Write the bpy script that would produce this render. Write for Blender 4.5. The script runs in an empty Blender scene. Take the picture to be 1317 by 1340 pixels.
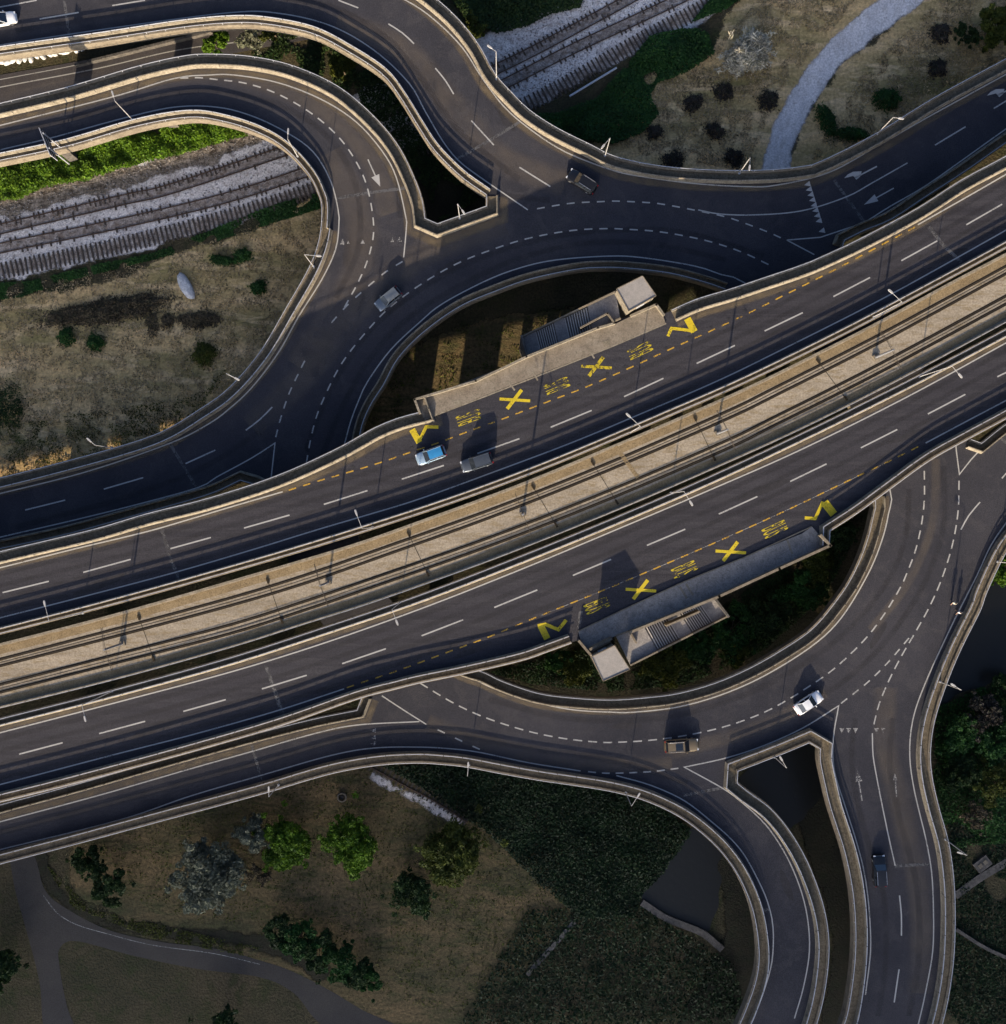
import bpy, bmesh, math, random
import numpy as np
from mathutils import Vector, Matrix
from mathutils.geometry import tessellate_polygon
R = math.radians
random.seed(7); rng = np.random.default_rng(7)
scene = bpy.context.scene
C = scene.collection
# ---------------------------------------------------------------- camera (a drone looking straight down)
H = 165.0; F = 1440.0; CX, CY = 658.5, 670.0
cam = bpy.data.cameras.new('camera'); cam.sensor_fit = 'HORIZONTAL'; cam.sensor_width = 36.0
cam.lens = 36.0 * F / 1317.0; cam.clip_start = 1.0; cam.clip_end = 6000
co = bpy.data.objects.new('camera', cam); C.objects.link(co)
co.location = (0, 0, H); co.rotation_euler = (0, 0, 0); scene.camera = co
# ---------------------------------------------------------------- sky, sun, exposure
SUN_EL, SUN_AZ = 16.5, 188.2          # azimuth: compass direction the light comes from (y is north)
w = bpy.data.worlds.new('World'); scene.world = w; w.use_nodes = True
nt = w.node_tree; nt.nodes.clear()
sky = nt.nodes.new('ShaderNodeTexSky'); sky.sky_type = 'NISHITA'; sky.sun_disc = False
sky.sun_elevation = R(SUN_EL); sky.sun_rotation = R(SUN_AZ); sky.air_density = 0.7; sky.dust_density = 8.0; sky.ozone_density = 4.0
bg = nt.nodes.new('ShaderNodeBackground'); bg.inputs['Strength'].default_value = SKY_STR = 0.125
wo = nt.nodes.new('ShaderNodeOutputWorld')
nt.links.new(sky.outputs[0], bg.inputs[0]); nt.links.new(bg.outputs[0], wo.inputs[0])
sl = bpy.data.lights.new('sun', 'SUN'); sl.energy = 5.0; sl.angle = R(0.53); sl.color = (1.0, 0.82, 0.585)
so = bpy.data.objects.new('sun', sl); C.objects.link(so)
az = R(SUN_AZ); el = R(SUN_EL)
SD = Vector((math.sin(az)*math.cos(el), math.cos(az)*math.cos(el), math.sin(el)))   # towards the sun
so.rotation_euler = SD.to_track_quat('Z', 'Y').to_euler(); so.location = (0, -60, 80)
scene.view_settings.view_transform = 'Standard'; scene.view_settings.look = 'None'
scene.view_settings.exposure = 1.12; scene.view_settings.gamma = 1.0
scene.render.resolution_x = 1006; scene.render.resolution_y = 1024
# ---------------------------------------------------------------- helpers
Z0, Z1, Z2 = 0.0, 9.6, 16.2           # ground, ring level, main viaduct level
def P(px, py, z=0.0):                  # traced point -> the place on the level of that height
    k = (H - z) / F
    return Vector(((px - CX) * k, (CY - py) * k, z))
def W(pts, z): return [P(p[0], p[1], z) for p in pts]
def smooth(pts, z, step=1.0):
    """Catmull-Rom through traced points; a third value marks a sharp corner."""
    segs, cur = [], []
    for i, p in enumerate(pts):
        cur.append(P(p[0], p[1], z))
        if len(p) > 2 and 0 < i < len(pts)-1: segs.append(cur); cur = [cur[-1]]
    segs.append(cur); out = []
    for s in segs:
        if len(s) < 2: continue
        if len(s) == 2: q = [s[0], s[1]]
        else:
            e = [2*s[0]-s[1]] + s + [2*s[-1]-s[-2]]; q = [s[0]]
            for i in range(1, len(e)-2):
                a, b, c, d = e[i-1], e[i], e[i+1], e[i+2]; n = max(2, int((c-b).length/step))
                for k in range(1, n+1):
                    t = k/n
                    q.append(0.5*((2*b)+(c-a)*t+(2*a-5*b+4*c-d)*t*t+(3*b-a-3*c+d)*t**3))
        out += q if not out else q[1:]
    return out
def normals(path):
    ns = []
    for i in range(len(path)):
        a = path[max(i-1,0)]; b = path[i]; c = path[min(i+1,len(path)-1)]
        d1 = (b-a) if i > 0 else (c-b); d2 = (c-b) if i < len(path)-1 else (b-a)
        d1 = Vector((d1.x,d1.y,0)).normalized(); d2 = Vector((d2.x,d2.y,0)).normalized()
        n1 = Vector((-d1.y,d1.x,0)); n2 = Vector((-d2.y,d2.x,0)); n = n1+n2
        n = n.normalized() if n.length > 1e-4 else n1
        ns.append(n / max(0.45, n.dot(n1)))
    return ns
def offset(path, o):
    ns = normals(path); return [p + n*o for p, n in zip(path, ns)]
def link(name, me, mat=None, parent=None):
    o = bpy.data.objects.new(name, me); C.objects.link(o)
    if mat:
        for m in (mat if isinstance(mat,(list,tuple)) else [mat]): me.materials.append(m)
    if parent: o.parent = parent
    return o
def tag(o, label=None, cat=None, group=None, kind=None):
    if label: o['label'] = label
    if cat: o['category'] = cat
    if group: o['group'] = group
    if kind: o['kind'] = kind
    return o
def empty(name, loc=(0,0,0), rz=0.0):
    o = bpy.data.objects.new(name, None); C.objects.link(o); o.location = loc; o.rotation_euler = (0,0,rz)
    o.empty_display_size = 0.3; return o
class MB:
    def __init__(s): s.v=[]; s.f=[]; s.m=[]; s.uv=[]; s.mi=0
    def add(s, vs, fs, uv=None):
        n = len(s.v); s.v += [tuple(v) for v in vs]
        for f in fs: s.f.append(tuple(n+i for i in f)); s.m.append(s.mi)
        return n
    def box(s, c, d, rz=0.0, taper=1.0):
        x,y,z = d[0]/2, d[1]/2, d[2]/2; M = Matrix.Rotation(rz,3,'Z'); c = Vector(c)
        vs = [c + M @ Vector((sx*x*(taper if sz>0 else 1), sy*y*(taper if sz>0 else 1), sz*z)) for sz in (-1,1) for sx,sy in ((-1,-1),(1,-1),(1,1),(-1,1))]
        s.add(vs, [(3,2,1,0),(4,5,6,7),(0,1,5,4),(1,2,6,5),(2,3,7,6),(3,0,4,7)])
    def tube(s, a, b, r0, r1=None, n=8):
        a = Vector(a); b = Vector(b); r1 = r0 if r1 is None else r1; d = (b-a).normalized()
        u = d.orthogonal().normalized(); v = d.cross(u)
        vs = [a+(u*math.cos(2*math.pi*i/n)+v*math.sin(2*math.pi*i/n))*r0 for i in range(n)] + \
             [b+(u*math.cos(2*math.pi*i/n)+v*math.sin(2*math.pi*i/n))*r1 for i in range(n)]
        s.add(vs, [(i,(i+1)%n,n+(i+1)%n,n+i) for i in range(n)] + [tuple(range(n-1,-1,-1)), tuple(range(n,2*n))])
    def sweep(s, path, prof, sgn=1, closed=True, caps=True):
        """prof: (offset towards the deck, height above path)"""
        ns = normals(path); k = len(prof); vs = []
        for p, n in zip(path, ns):
            for o, h in prof: vs.append(p + n*(o*sgn) + Vector((0,0,h)))
        fs = []
        for i in range(len(path)-1):
            for j in range(k if closed else k-1):
                j2 = (j+1) % k; q = (i*k+j, (i+1)*k+j, (i+1)*k+j2, i*k+j2)
                fs.append(q if sgn > 0 else q[::-1])
        if closed and caps:
            fs.append(tuple(range(k))); fs.append(tuple((len(path)-1)*k+j for j in range(k-1,-1,-1)))
        s.add(vs, fs)
    def poly(s, pts, z=None):
        """flat polygon (concave ok)"""
        vs = [Vector((p[0],p[1],p[2] if z is None else z)) for p in pts]
        tris = tessellate_polygon([vs]); s.add(vs, [upface(vs,t) for t in tris])
    def slab(s, loops, z, th):
        """loops: outer ring and holes, world points"""
        fl = [p for l in loops for p in l]; top = [Vector((p.x,p.y,z)) for p in fl]
        tris = tessellate_polygon([[Vector((p.x,p.y,0)) for p in l] for l in loops]); n = len(fl)
        fs = [upface(top, t) for t in tris]; fs += [tuple(n+i for i in f[::-1]) for f in fs]
        vs = top + [v-Vector((0,0,th)) for v in top]; b = 0
        for l in loops:
            m = len(l)
            for i in range(m): j = (i+1)%m; fs.append((b+i, b+j, n+b+j, n+b+i))
            b += m
        s.add(vs, fs)
    def build(s, name, mat=None, parent=None, smooth_=False, recalc=False):
        me = bpy.data.meshes.new(name); me.from_pydata(s.v, [], s.f)
        if recalc:
            bm = bmesh.new(); bm.from_mesh(me); bmesh.ops.recalc_face_normals(bm, faces=bm.faces); bm.to_mesh(me); bm.free()
        for p, mi in zip(me.polygons, s.m): p.material_index = mi; p.use_smooth = smooth_
        me.update(); return link(name, me, mat, parent)
def upface(vs, t):
    a,b,c = (vs[i] for i in t); cr = (b.x-a.x)*(c.y-a.y)-(b.y-a.y)*(c.x-a.x)
    return tuple(t) if cr > 0 else tuple(t[::-1])
# ---------------------------------------------------------------- materials
def nodes(name):
    m = bpy.data.materials.new(name); m.use_nodes = True; n = m.node_tree.nodes; b = n['Principled BSDF']; return m, m.node_tree, b
def noise(t, co_, scale, detail=4, rough=0.6, dist=0.0):
    n = t.nodes.new('ShaderNodeTexNoise'); n.inputs['Scale'].default_value = scale; n.inputs['Detail'].default_value = detail
    n.inputs['Roughness'].default_value = rough; n.inputs['Distortion'].default_value = dist; t.links.new(co_, n.inputs['Vector']); return n
def ramp(t, src, stops):
    r = t.nodes.new('ShaderNodeValToRGB'); e = r.color_ramp.elements
    while len(e) < len(stops): e.new(0.5)
    for k, (p, c) in enumerate(stops): e[k].position = p; e[k].color = (*c, 1) if len(c) == 3 else c
    t.links.new(src, r.inputs[0]); return r
def mixc(t, a, b, f, mode='MIX'):
    n = t.nodes.new('ShaderNodeMix'); n.data_type = 'RGBA'; n.blend_type = mode
    for s, v in ((n.inputs[0], f), (n.inputs[6], a), (n.inputs[7], b)):
        if isinstance(v, (int, float)): s.default_value = v
        elif isinstance(v, tuple): s.default_value = (*v, 1) if len(v) == 3 else v
        else: t.links.new(v, s)
    return n.outputs[2]
def wpos(t, stretch=None, rot=0.0):
    g = t.nodes.new('ShaderNodeNewGeometry')
    if stretch is None: return g.outputs['Position']
    m = t.nodes.new('ShaderNodeMapping'); m.inputs['Scale'].default_value = stretch; m.inputs['Rotation'].default_value = (0,0,rot)
    t.links.new(g.outputs['Position'], m.inputs['Vector']); return m.outputs[0]
def bump(t, b, h, strength=0.3, dist=0.1):
    n = t.nodes.new('ShaderNodeBump'); n.inputs['Strength'].default_value = strength; n.inputs['Distance'].default_value = dist
    t.links.new(h, n.inputs['Height']); t.links.new(n.outputs[0], b.inputs['Normal'])
def surf(name, c1, c2, big=0.15, fine=6.0, c3=None, c3amt=0.5, rough=0.9, bstr=0.25, bdist=0.05, grain=0.35, spec=0.3, stretch=None, rot=0.0, edge=0.0):
    """two-tone large patches, third-colour blotches, fine grain"""
    m, t, b = nodes(name); co_ = wpos(t, stretch, rot)
    n1 = noise(t, co_, big, 5, 0.65); r1 = ramp(t, n1.outputs[0], [(0.35, c1), (0.65, c2)]); col = r1.outputs[0]
    if c3:
        n3 = noise(t, co_, big*3.7, 6, 0.7, 0.6); r3 = ramp(t, n3.outputs[0], [(0.5,(0,0,0)),(0.62,(c3amt,)*3)])
        col = mixc(t, col, c3, r3.outputs[0])
    n2 = noise(t, wpos(t), fine, 3, 0.7); r2 = ramp(t, n2.outputs[0], [(0.3,(1-grain,)*3),(0.7,(1+grain,)*3)])
    col = mixc(t, col, r2.outputs[0], 1.0, 'MULTIPLY')
    t.links.new(col, b.inputs['Base Color']); b.inputs['Roughness'].default_value = rough; b.inputs['Specular IOR Level'].default_value = spec
    bump(t, b, n2.outputs[0], bstr, bdist)
    if edge:   # the patch thins out along its border, following the distance stored on the mesh
        a = t.nodes.new('ShaderNodeAttribute'); a.attribute_name = 'edge'; ne = noise(t, wpos(t), 0.8, 7, 0.72)
        k = t.nodes.new('ShaderNodeMath'); k.operation = 'MULTIPLY_ADD'; t.links.new(ne.outputs[0], k.inputs[0]); k.inputs[1].default_value = edge; t.links.new(a.outputs['Fac'], k.inputs[2])
        re_ = ramp(t, k.outputs[0], [(0.0,(0,0,0)),(0.5,(0,0,0)),(0.62,(1,1,1))])
        k2 = t.nodes.new('ShaderNodeMath'); k2.operation = 'MULTIPLY_ADD'; t.links.new(k.outputs[0], k2.inputs[0]); k2.inputs[1].default_value = 0.25; k2.inputs[2].default_value = 0.5-edge*0.125
        t.links.new(k2.outputs[0], re_.inputs[0]); t.links.new(re_.outputs[0], b.inputs['Alpha'])
    return m
def plain(name, c, rough=0.5, metal=0.0, coat=0.0, spec=0.5, var=0.08):
    m, t, b = nodes(name); n = noise(t, wpos(t), 3.0, 4)
    r = ramp(t, n.outputs[0], [(0.3, tuple(x*(1-var) for x in c)), (0.7, tuple(min(1,x*(1+var)) for x in c))])
    t.links.new(r.outputs[0], b.inputs['Base Color']); b.inputs['Roughness'].default_value = rough
    b.inputs['Metallic'].default_value = metal; b.inputs['Coat Weight'].default_value = coat; b.inputs['Specular IOR Level'].default_value = spec
    return m
def worn(name, c, lo=0.40, hi=0.5, scale=5.0, rough=0.7):
    """paint film, eaten away where the noise says so"""
    m, t, b = nodes(name); n = noise(t, wpos(t), scale, 6, 0.75); n2 = noise(t, wpos(t), 0.25, 3, 0.6)
    a = t.nodes.new('ShaderNodeMath'); a.operation = 'MULTIPLY_ADD'; t.links.new(n2.outputs[0], a.inputs[0]); a.inputs[1].default_value = 0.45
    t.links.new(n.outputs[0], a.inputs[2])
    s = t.nodes.new('ShaderNodeMath'); s.operation = 'SUBTRACT'; t.links.new(a.outputs[0], s.inputs[0]); s.inputs[1].default_value = 0.22
    r = ramp(t, s.outputs[0], [(lo,(0,0,0)),(hi,(1,1,1))])
    t.links.new(r.outputs[0], b.inputs['Alpha']); b.inputs['Roughness'].default_value = rough
    cv = ramp(t, n.outputs[0], [(0.3, tuple(x*0.8 for x in c)), (0.7, c)]); t.links.new(cv.outputs[0], b.inputs['Base Color']); return m
def film(name, c, amt=0.5, scale=0.35, grain=5.0):
    """soft-edged stain; UV.y runs 0..1 across the band"""
    m, t, b = nodes(name); b.inputs['Base Color'].default_value = (*c,1); b.inputs['Roughness'].default_value = 0.75
    uv = t.nodes.new('ShaderNodeUVMap'); sx = t.nodes.new('ShaderNodeSeparateXYZ'); t.links.new(uv.outputs[0], sx.inputs[0])
    e = ramp(t, sx.outputs['Y'], [(0.0,(0,0,0)),(0.35,(1,1,1)),(0.65,(1,1,1)),(1.0,(0,0,0))]); e.color_ramp.interpolation = 'EASE'
    n = noise(t, wpos(t), scale, 5, 0.6); r = ramp(t, n.outputs[0], [(0.35,(0.35,)*3),(0.65,(1,1,1))])
    k = mixc(t, e.outputs[0], r.outputs[0], 1.0, 'MULTIPLY'); k = mixc(t, k, (amt,)*3, 1.0, 'MULTIPLY')
    t.links.new(k, b.inputs['Alpha']); return m
def leafmat(name, cols, trans=0.25, rough=0.6):
    m, t, b = nodes(name); g = t.nodes.new('ShaderNodeNewGeometry')
    st = [(i/(max(1,len(cols)-1)), c) for i, c in enumerate(cols)]; r = ramp(t, g.outputs['Random Per Island'], st)
    n = noise(t, wpos(t), 0.35, 3); r2 = ramp(t, n.outputs[0], [(0.35,(0.65,)*3),(0.65,(1.25,)*3)])
    c = mixc(t, r.outputs[0], r2.outputs[0], 1.0, 'MULTIPLY'); t.links.new(c, b.inputs['Base Color'])
    b.inputs['Roughness'].default_value = rough; b.inputs['Specular IOR Level'].default_value = 0.2
    tr = t.nodes.new('ShaderNodeBsdfTranslucent'); t.links.new(c, tr.inputs[0]); mx = t.nodes.new('ShaderNodeMixShader'); mx.inputs[0].default_value = trans
    t.links.new(b.outputs[0], mx.inputs[1]); t.links.new(tr.outputs[0], mx.inputs[2]); t.links.new(mx.outputs[0], t.nodes['Material Output'].inputs[0]); return m
M = {}
AR = R(21)   # run of the viaduct
M['asphalt'] = surf('asphalt', (0.0225,0.0225,0.029), (0.035,0.034,0.041), 0.09, 7.0, (0.048,0.045,0.049), 0.5, 0.92, 0.5, 0.05, 0.40)
M['asphalt_main'] = surf('asphalt_main', (0.0225,0.0215,0.027), (0.035,0.0335,0.040), 0.45, 7.0, (0.045,0.043,0.048), 0.5, 0.92, 0.5, 0.05, 0.40, stretch=(0.05,1.0,1.0), rot=-AR)
M['asphalt_old'] = surf('asphalt_old', (0.0340,0.0306,0.0289), (0.0476,0.0425,0.0374), 0.2, 6.0, (0.0442,0.0408,0.0374), 0.5)
M['road_low'] = surf('road_low', (0.038,0.035,0.038), (0.056,0.050,0.052), 0.12, 6.0, (0.077,0.066,0.059), 0.35)
M['concrete'] = surf('concrete', (0.1325,0.1100,0.0824), (0.1886,0.1602,0.1184), 0.35, 4.0, (0.0837,0.0669,0.0456), 0.6, 0.9, 0.2, 0.03, 0.2)
M['concrete_pale'] = surf('concrete_pale', (0.155,0.135,0.10), (0.235,0.205,0.158), 0.8, 4.0, (0.10,0.08,0.055), 0.7, 0.85, 0.2, 0.02, 0.25)
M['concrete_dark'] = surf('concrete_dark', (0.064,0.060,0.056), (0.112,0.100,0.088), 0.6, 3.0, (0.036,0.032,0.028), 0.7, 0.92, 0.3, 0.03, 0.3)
M['walkway'] = surf('walkway', (0.0980,0.0789,0.0528), (0.1500,0.1216,0.0827), 0.7, 3.5, (0.0530,0.0418,0.0246), 0.7, 0.92, 0.3, 0.03, 0.3)
M['tram_concrete'] = surf('tram_concrete', (0.205,0.172,0.128), (0.295,0.25,0.188), 0.5, 4.0, (0.175,0.128,0.066), 0.65, 0.9, 0.2, 0.03, 0.28, stretch=(0.25,1.0,1.0), rot=-AR)
M['rust_strip'] = surf('rust_strip', (0.165,0.12,0.065), (0.225,0.168,0.095), 0.6, 5.0, (0.12,0.09,0.05), 0.5, 0.95, 0.4, 0.04, 0.35)
M['platform'] = surf('platform', (0.152,0.125,0.095), (0.205,0.175,0.137), 0.5, 5.0, (0.099,0.084,0.061), 0.5, 0.9, 0.3, 0.03, 0.25)
M['platform_grey'] = surf('platform_grey', (0.1714,0.1555,0.1440), (0.2419,0.2192,0.1980), 0.5, 5.0, (0.0762,0.0713,0.0720), 0.5, 0.9, 0.3, 0.03, 0.25)
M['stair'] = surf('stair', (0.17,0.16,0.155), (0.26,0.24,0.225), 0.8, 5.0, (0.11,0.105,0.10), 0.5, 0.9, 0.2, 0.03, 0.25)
M['roof'] = surf('roof', (0.225,0.210,0.195), (0.285,0.262,0.240), 0.9, 8.0, (0.188,0.173,0.158), 0.4, 0.9, 0.2, 0.02, 0.15)
M['dark_steel'] = plain('dark_steel', (0.055,0.045,0.035), 0.6, 0.6)
M['rail_channel'] = plain('rail_channel', (0.030,0.023,0.015), 0.9, spec=0.1)
M['step_stripe'] = plain('step_stripe', (0.378,0.351,0.324), 0.9)
M['stone'] = surf('stone', (0.20,0.185,0.175), (0.33,0.31,0.29), 0.5, 3.0, None, 0, 0.95, 0.3, 0.05, 0.35)
M['galvanised'] = plain('galvanised', (0.46,0.47,0.50), 0.45, 0.35)
M['lamp_pale'] = plain('lamp_pale', (0.36,0.355,0.35), 0.45, 0.1)
M['glass_lamp'] = plain('glass_lamp', (0.55,0.56,0.58), 0.2)
M['white'] = worn('white_paint', (0.3600,0.3528,0.3384), 0.33, 0.42, 9.0)
M['white_thin'] = worn('white_paint_worn', (0.272,0.264,0.256), 0.42, 0.55, 6.0)
M['yellow'] = worn('yellow_paint', (0.4365,0.2534,0.0211), 0.38, 0.50, 6.0)
M['yellow_bright'] = worn('yellow_paint_fresh', (0.5148,0.3900,0.0078), 0.33, 0.42, 6.0)
M['yellow_worn'] = worn('yellow_paint_worn', (0.4250,0.3230,0.0085), 0.40, 0.52, 2.0)
M['joint'] = worn('joint_mortar', (0.080,0.078,0.080), 0.36, 0.55, 2.5)
M['tyre_stain'] = film('tyre_stain', (0.022,0.02,0.024), 0.38)
M['dust_stain'] = film('dust_stain', (0.1615,0.1290,0.0962), 0.30, 0.25)
M['shoulder_dust'] = film('shoulder_dust', (0.155,0.118,0.07), 0.62, 0.6)
M['oil_patch'] = surf('oil_patch', (0.020,0.019,0.022), (0.028,0.026,0.030), 0.8, 7.0, None, 0, 0.85)
M['mast_grey'] = plain('mast_grey', (0.15,0.155,0.17), 0.6)
M['rust_stain'] = film('rust_stain', (0.16,0.105,0.065), 0.7, 1.2)
M['tar'] = plain('tar', (0.018,0.016,0.016), 0.6)
# ground
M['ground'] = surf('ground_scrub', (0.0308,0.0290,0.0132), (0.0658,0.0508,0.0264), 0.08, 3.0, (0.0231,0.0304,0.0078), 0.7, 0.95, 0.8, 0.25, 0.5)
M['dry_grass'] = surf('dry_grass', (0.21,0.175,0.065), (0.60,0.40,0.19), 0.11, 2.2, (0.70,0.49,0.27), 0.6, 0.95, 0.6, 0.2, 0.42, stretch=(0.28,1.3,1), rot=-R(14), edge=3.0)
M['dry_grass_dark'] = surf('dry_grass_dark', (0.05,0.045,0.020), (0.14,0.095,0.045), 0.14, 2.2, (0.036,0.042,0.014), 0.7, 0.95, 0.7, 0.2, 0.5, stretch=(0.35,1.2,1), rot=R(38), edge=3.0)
M['ballast'] = surf('ballast', (0.50,0.45,0.42), (0.70,0.65,0.61), 0.35, 4.0, (0.24,0.19,0.155), 0.65, 0.95, 0.5, 0.12, 0.42, edge=1.6)
M['gravel'] = surf('gravel', (0.52,0.49,0.48), (0.70,0.66,0.64), 0.4, 3.5, (0.36,0.32,0.28), 0.5, 0.95, 0.6, 0.15, 0.35, stretch=(1,0.5,1), rot=R(-25), edge=1.2)
M['rocky_dirt'] = surf('rocky_dirt', (0.07,0.05,0.035), (0.30,0.25,0.20), 0.75, 2.4, (0.06,0.05,0.03), 0.8, 0.95, 0.9, 0.3, 0.5, edge=2.4)
M['wet_and_shade_soil'] = surf('wet_and_shade_soil', (0.0112,0.0104,0.0064), (0.0240,0.0216,0.0112), 0.2, 3.0, (0.0144,0.0192,0.0072), 0.6, 0.95, 0.6, 0.2, 0.4, edge=2.0)  # wet soil of the ditch, also painted shade in the openings between ramps
M['bark'] = plain('bark', (0.10,0.075,0.05), 0.9)
M['boulder'] = surf('boulder', (0.46,0.46,0.47), (0.62,0.61,0.59), 0.9, 3.0, (0.30,0.30,0.32), 0.6, 0.9, 0.6, 0.08, 0.3)
M['sleeper'] = surf('sleeper', (0.045,0.035,0.027), (0.095,0.075,0.06), 1.0, 5.0, None, 0, 0.9, 0.4, 0.03, 0.3)
M['rust_rail'] = plain('rust_rail', (0.09,0.055,0.035), 0.6, 0.5)
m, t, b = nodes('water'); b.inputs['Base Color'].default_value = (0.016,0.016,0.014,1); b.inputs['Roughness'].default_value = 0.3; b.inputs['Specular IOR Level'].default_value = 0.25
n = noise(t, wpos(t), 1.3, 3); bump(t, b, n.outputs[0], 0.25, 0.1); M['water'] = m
G = (0.03,0.07,0.010)
M['leaf_vivid'] = leafmat('leaf_vivid', [(0.030,0.072,0.005),(0.072,0.145,0.009),(0.119,0.204,0.010),(0.051,0.111,0.009)])
M['leaf_green'] = leafmat('leaf_green', [(0.012,0.045,0.010),(0.025,0.075,0.014),(0.04,0.095,0.018)])
M['leaf_ivy_shade'] = leafmat('leaf_ivy_shade', [(0.0044,0.0143,0.0044),(0.0088,0.0248,0.0066),(0.0154,0.0319,0.0077)])  # ivy green darkened so its colour holds the southern end's shade
M['leaf_dark'] = leafmat('leaf_dark', [(0.012,0.028,0.008),(0.025,0.05,0.012),(0.038,0.06,0.014)])
M['leaf_olive'] = leafmat('leaf_olive', [(0.05,0.065,0.01),(0.09,0.10,0.014),(0.035,0.05,0.01)])
M['leaf_silver'] = leafmat('leaf_silver', [(0.09,0.10,0.065),(0.14,0.15,0.10),(0.20,0.205,0.145)])
M['leaf_pale'] = leafmat('leaf_pale', [(0.44,0.39,0.27),(0.62,0.56,0.42),(0.70,0.64,0.52),(0.22,0.21,0.12)])
M['leaf_dead'] = leafmat('leaf_dead', [(0.035,0.028,0.018),(0.09,0.068,0.04),(0.15,0.11,0.06),(0.03,0.035,0.015)], 0.1)
M['leaf_purple'] = leafmat('leaf_purple', [(0.020,0.016,0.014),(0.042,0.033,0.026),(0.065,0.05,0.036),(0.03,0.036,0.014)], 0.1)
M['leaf_straw'] = leafmat('leaf_straw', [(0.20,0.16,0.08),(0.36,0.27,0.15),(0.50,0.38,0.23),(0.15,0.14,0.06)], 0.2)
# ================================================================ RING LEVEL (8.5 m): one deck, traced along its edges
E = {}
E['N'] = [(-60,-22),(0,-38),(100,-56),(200,-72),(300,-80),(400,-72),(480,-50),(530,-28),(570.6,0),(602.5,29.6),(627.6,61.5),(648,98),(671,124),(693.6,146),(728,168.6),(773,191),(807,207),(864,218.7),(932,224),(1000,224),(1050,219),(1074,212),(1142,177.7),(1222,128.7),(1317,77),(1380,40)]
E['E'] = [(1380,145),(1317,187),(1258,228),(1210,259),(1165,288.5),(1130,303),(1104,316,1),(1101,324)]
E['ringE'] = [(1101,326),(1150,400),(1215,490),(1255,555),(1268,575)]
E['E2'] = [(1268,575),(1282,580,1),(1317,553),(1380,515)]
E['SE'] = [(1380,650),(1350,682),(1317,718.7),(1290,773),(1281,798),(1256,848),(1238,891),(1222,939),(1216,978),(1217.5,1012),(1226,1051.6),(1240,1103),(1246.7,1155),(1248,1206.5),(1245.5,1258),(1237.7,1310),(1225,1360),(1210,1410)]
E['H'] = [(1080,1410),(1098,1350),(1107,1322.7),(1115,1271),(1117.7,1219),(1113.8,1165),(1103.5,1113.6),(1085.4,1056.8),(1077,1022),(1071.5,995),(1071.7,979,1),(1058,971,1),(1017,988),(965,1008,1),(964,1023,1),(977,1033.6),(1008,1056.8),(1033.8,1087.8),(1057,1129),(1075,1178),(1082.8,1219),(1082.8,1258),(1075,1310),(1060,1360),(1040,1410)]
E['S'] = [(930,1410),(958,1355),(975,1317.5),(988,1279),(991.7,1245),(986.5,1201),(975,1165),(957,1131.6),(931,1100.7),(892,1069.7),(845,1047),(800,1034.7),(750,1026.5),(705,1020),(659.5,1012),(609,1002.5),(575,999),(545.6,997.6),(500,1000),(450,1008),(407,1019),(340,1039),(206.5,1075),(103,1103),(0,1130),(-60,1146)]
E['SWn'] = [(-60,1070),(0,1052),(100,1025),(222,990),(330,960),(409,940),(468,928,1),(475,910)]
E['ringW'] = [(475,905),(430,830),(390,760),(355,680),(346,642)]
E['Ws'] = [(346,640),(334,634,1),(316,629,1),(273,648),(182,674),(91,699),(0,719),(-60,733)]
E['Wn'] = [(-60,641),(0,626),(68,609),(159.5,584),(216,564),(262,536.4),(300,509),(341,462),(375,405),(407,348),(419.7,309),(422,273),(418,256),(405,230),(375,197),(341,176.5),(295.6,161.7),(250,156),(182,167.4),(91,193.6),(0,213),(-60,226)]
E['Bn'] = [(-60,153),(0,138),(91,116),(182,89),(239,76),(272.8,73),(329.7,76),(386.7,88.8),(443.6,115),(489,152.6),(523,193.6),(546,241),(554.7,268.8),(557,287,1),(573,294,1),(636.7,271,1),(636.7,257,1),(602.5,232.3),(568.3,198),(545.6,164),(523,127.6),(500,99),(455,69.5),(409.5,46.7),(352.5,35),(307,33),(240,39),(127.6,56),(0,74),(-60,84)]
def ext(pts, start=False, end=False, L=230.0):
    pts = list(pts)
    for which, on in ((0, start), (1, end)):
        if on:
            a, b_ = (pts[0], pts[1]) if which == 0 else (pts[-1], pts[-2]); dx, dy = a[0]-b_[0], a[1]-b_[1]; n = math.hypot(dx, dy)
            q = (a[0]+dx/n*L, a[1]+dy/n*L); pts = [q]+pts if which == 0 else pts+[q]
    return pts
for k_, st_, en_ in (('N',1,1),('E',1,0),('E2',0,1),('SE',1,0),('S',0,1),('SWn',1,0),('Ws',0,1),('Wn',1,1),('Bn',1,1)): E[k_] = ext(E[k_], st_, en_)
order = ['N','E','ringE','E2','SE','H','S','SWn','ringW','Ws','Wn','Bn']
EP = {k: smooth(v, Z1, 0.9) for k, v in E.items()}
outline = [p for k in order for p in EP[k]]
def dedupe(pts):
    o = [pts[0]]
    for p in pts[1:]:
        if (p-o[-1]).length > 0.02: o.append(p)
    if (o[0]-o[-1]).length < 0.02: o.pop()
    return o
outline = dedupe(outline)
ISL = [(948,380),(921,370.7),(875,359),(818,352.5),(780,352),(750.6,354.8),(693.6,367),(648,383),(602.5,402.6),(557,434.5),(523,468.7),(503,504.6),(484.6,534),(472,570.6),(462,650),(480,735),(540,820),(600,866),(634.4,879),(659.5,891),(705,906),(750.6,912),(800,914.5),(850,911),(886.7,906),(932,893.5),(978,874),(1023,848.5),(1062.6,820.6),(1096.7,779.6),(1115,750),(1131,712),(1141,673),(1143,650),(1130,575),(1095,500),(1035,430)]
ISLp = smooth(ISL + [ISL[0]], Z1, 0.9)[:-1]
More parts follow.
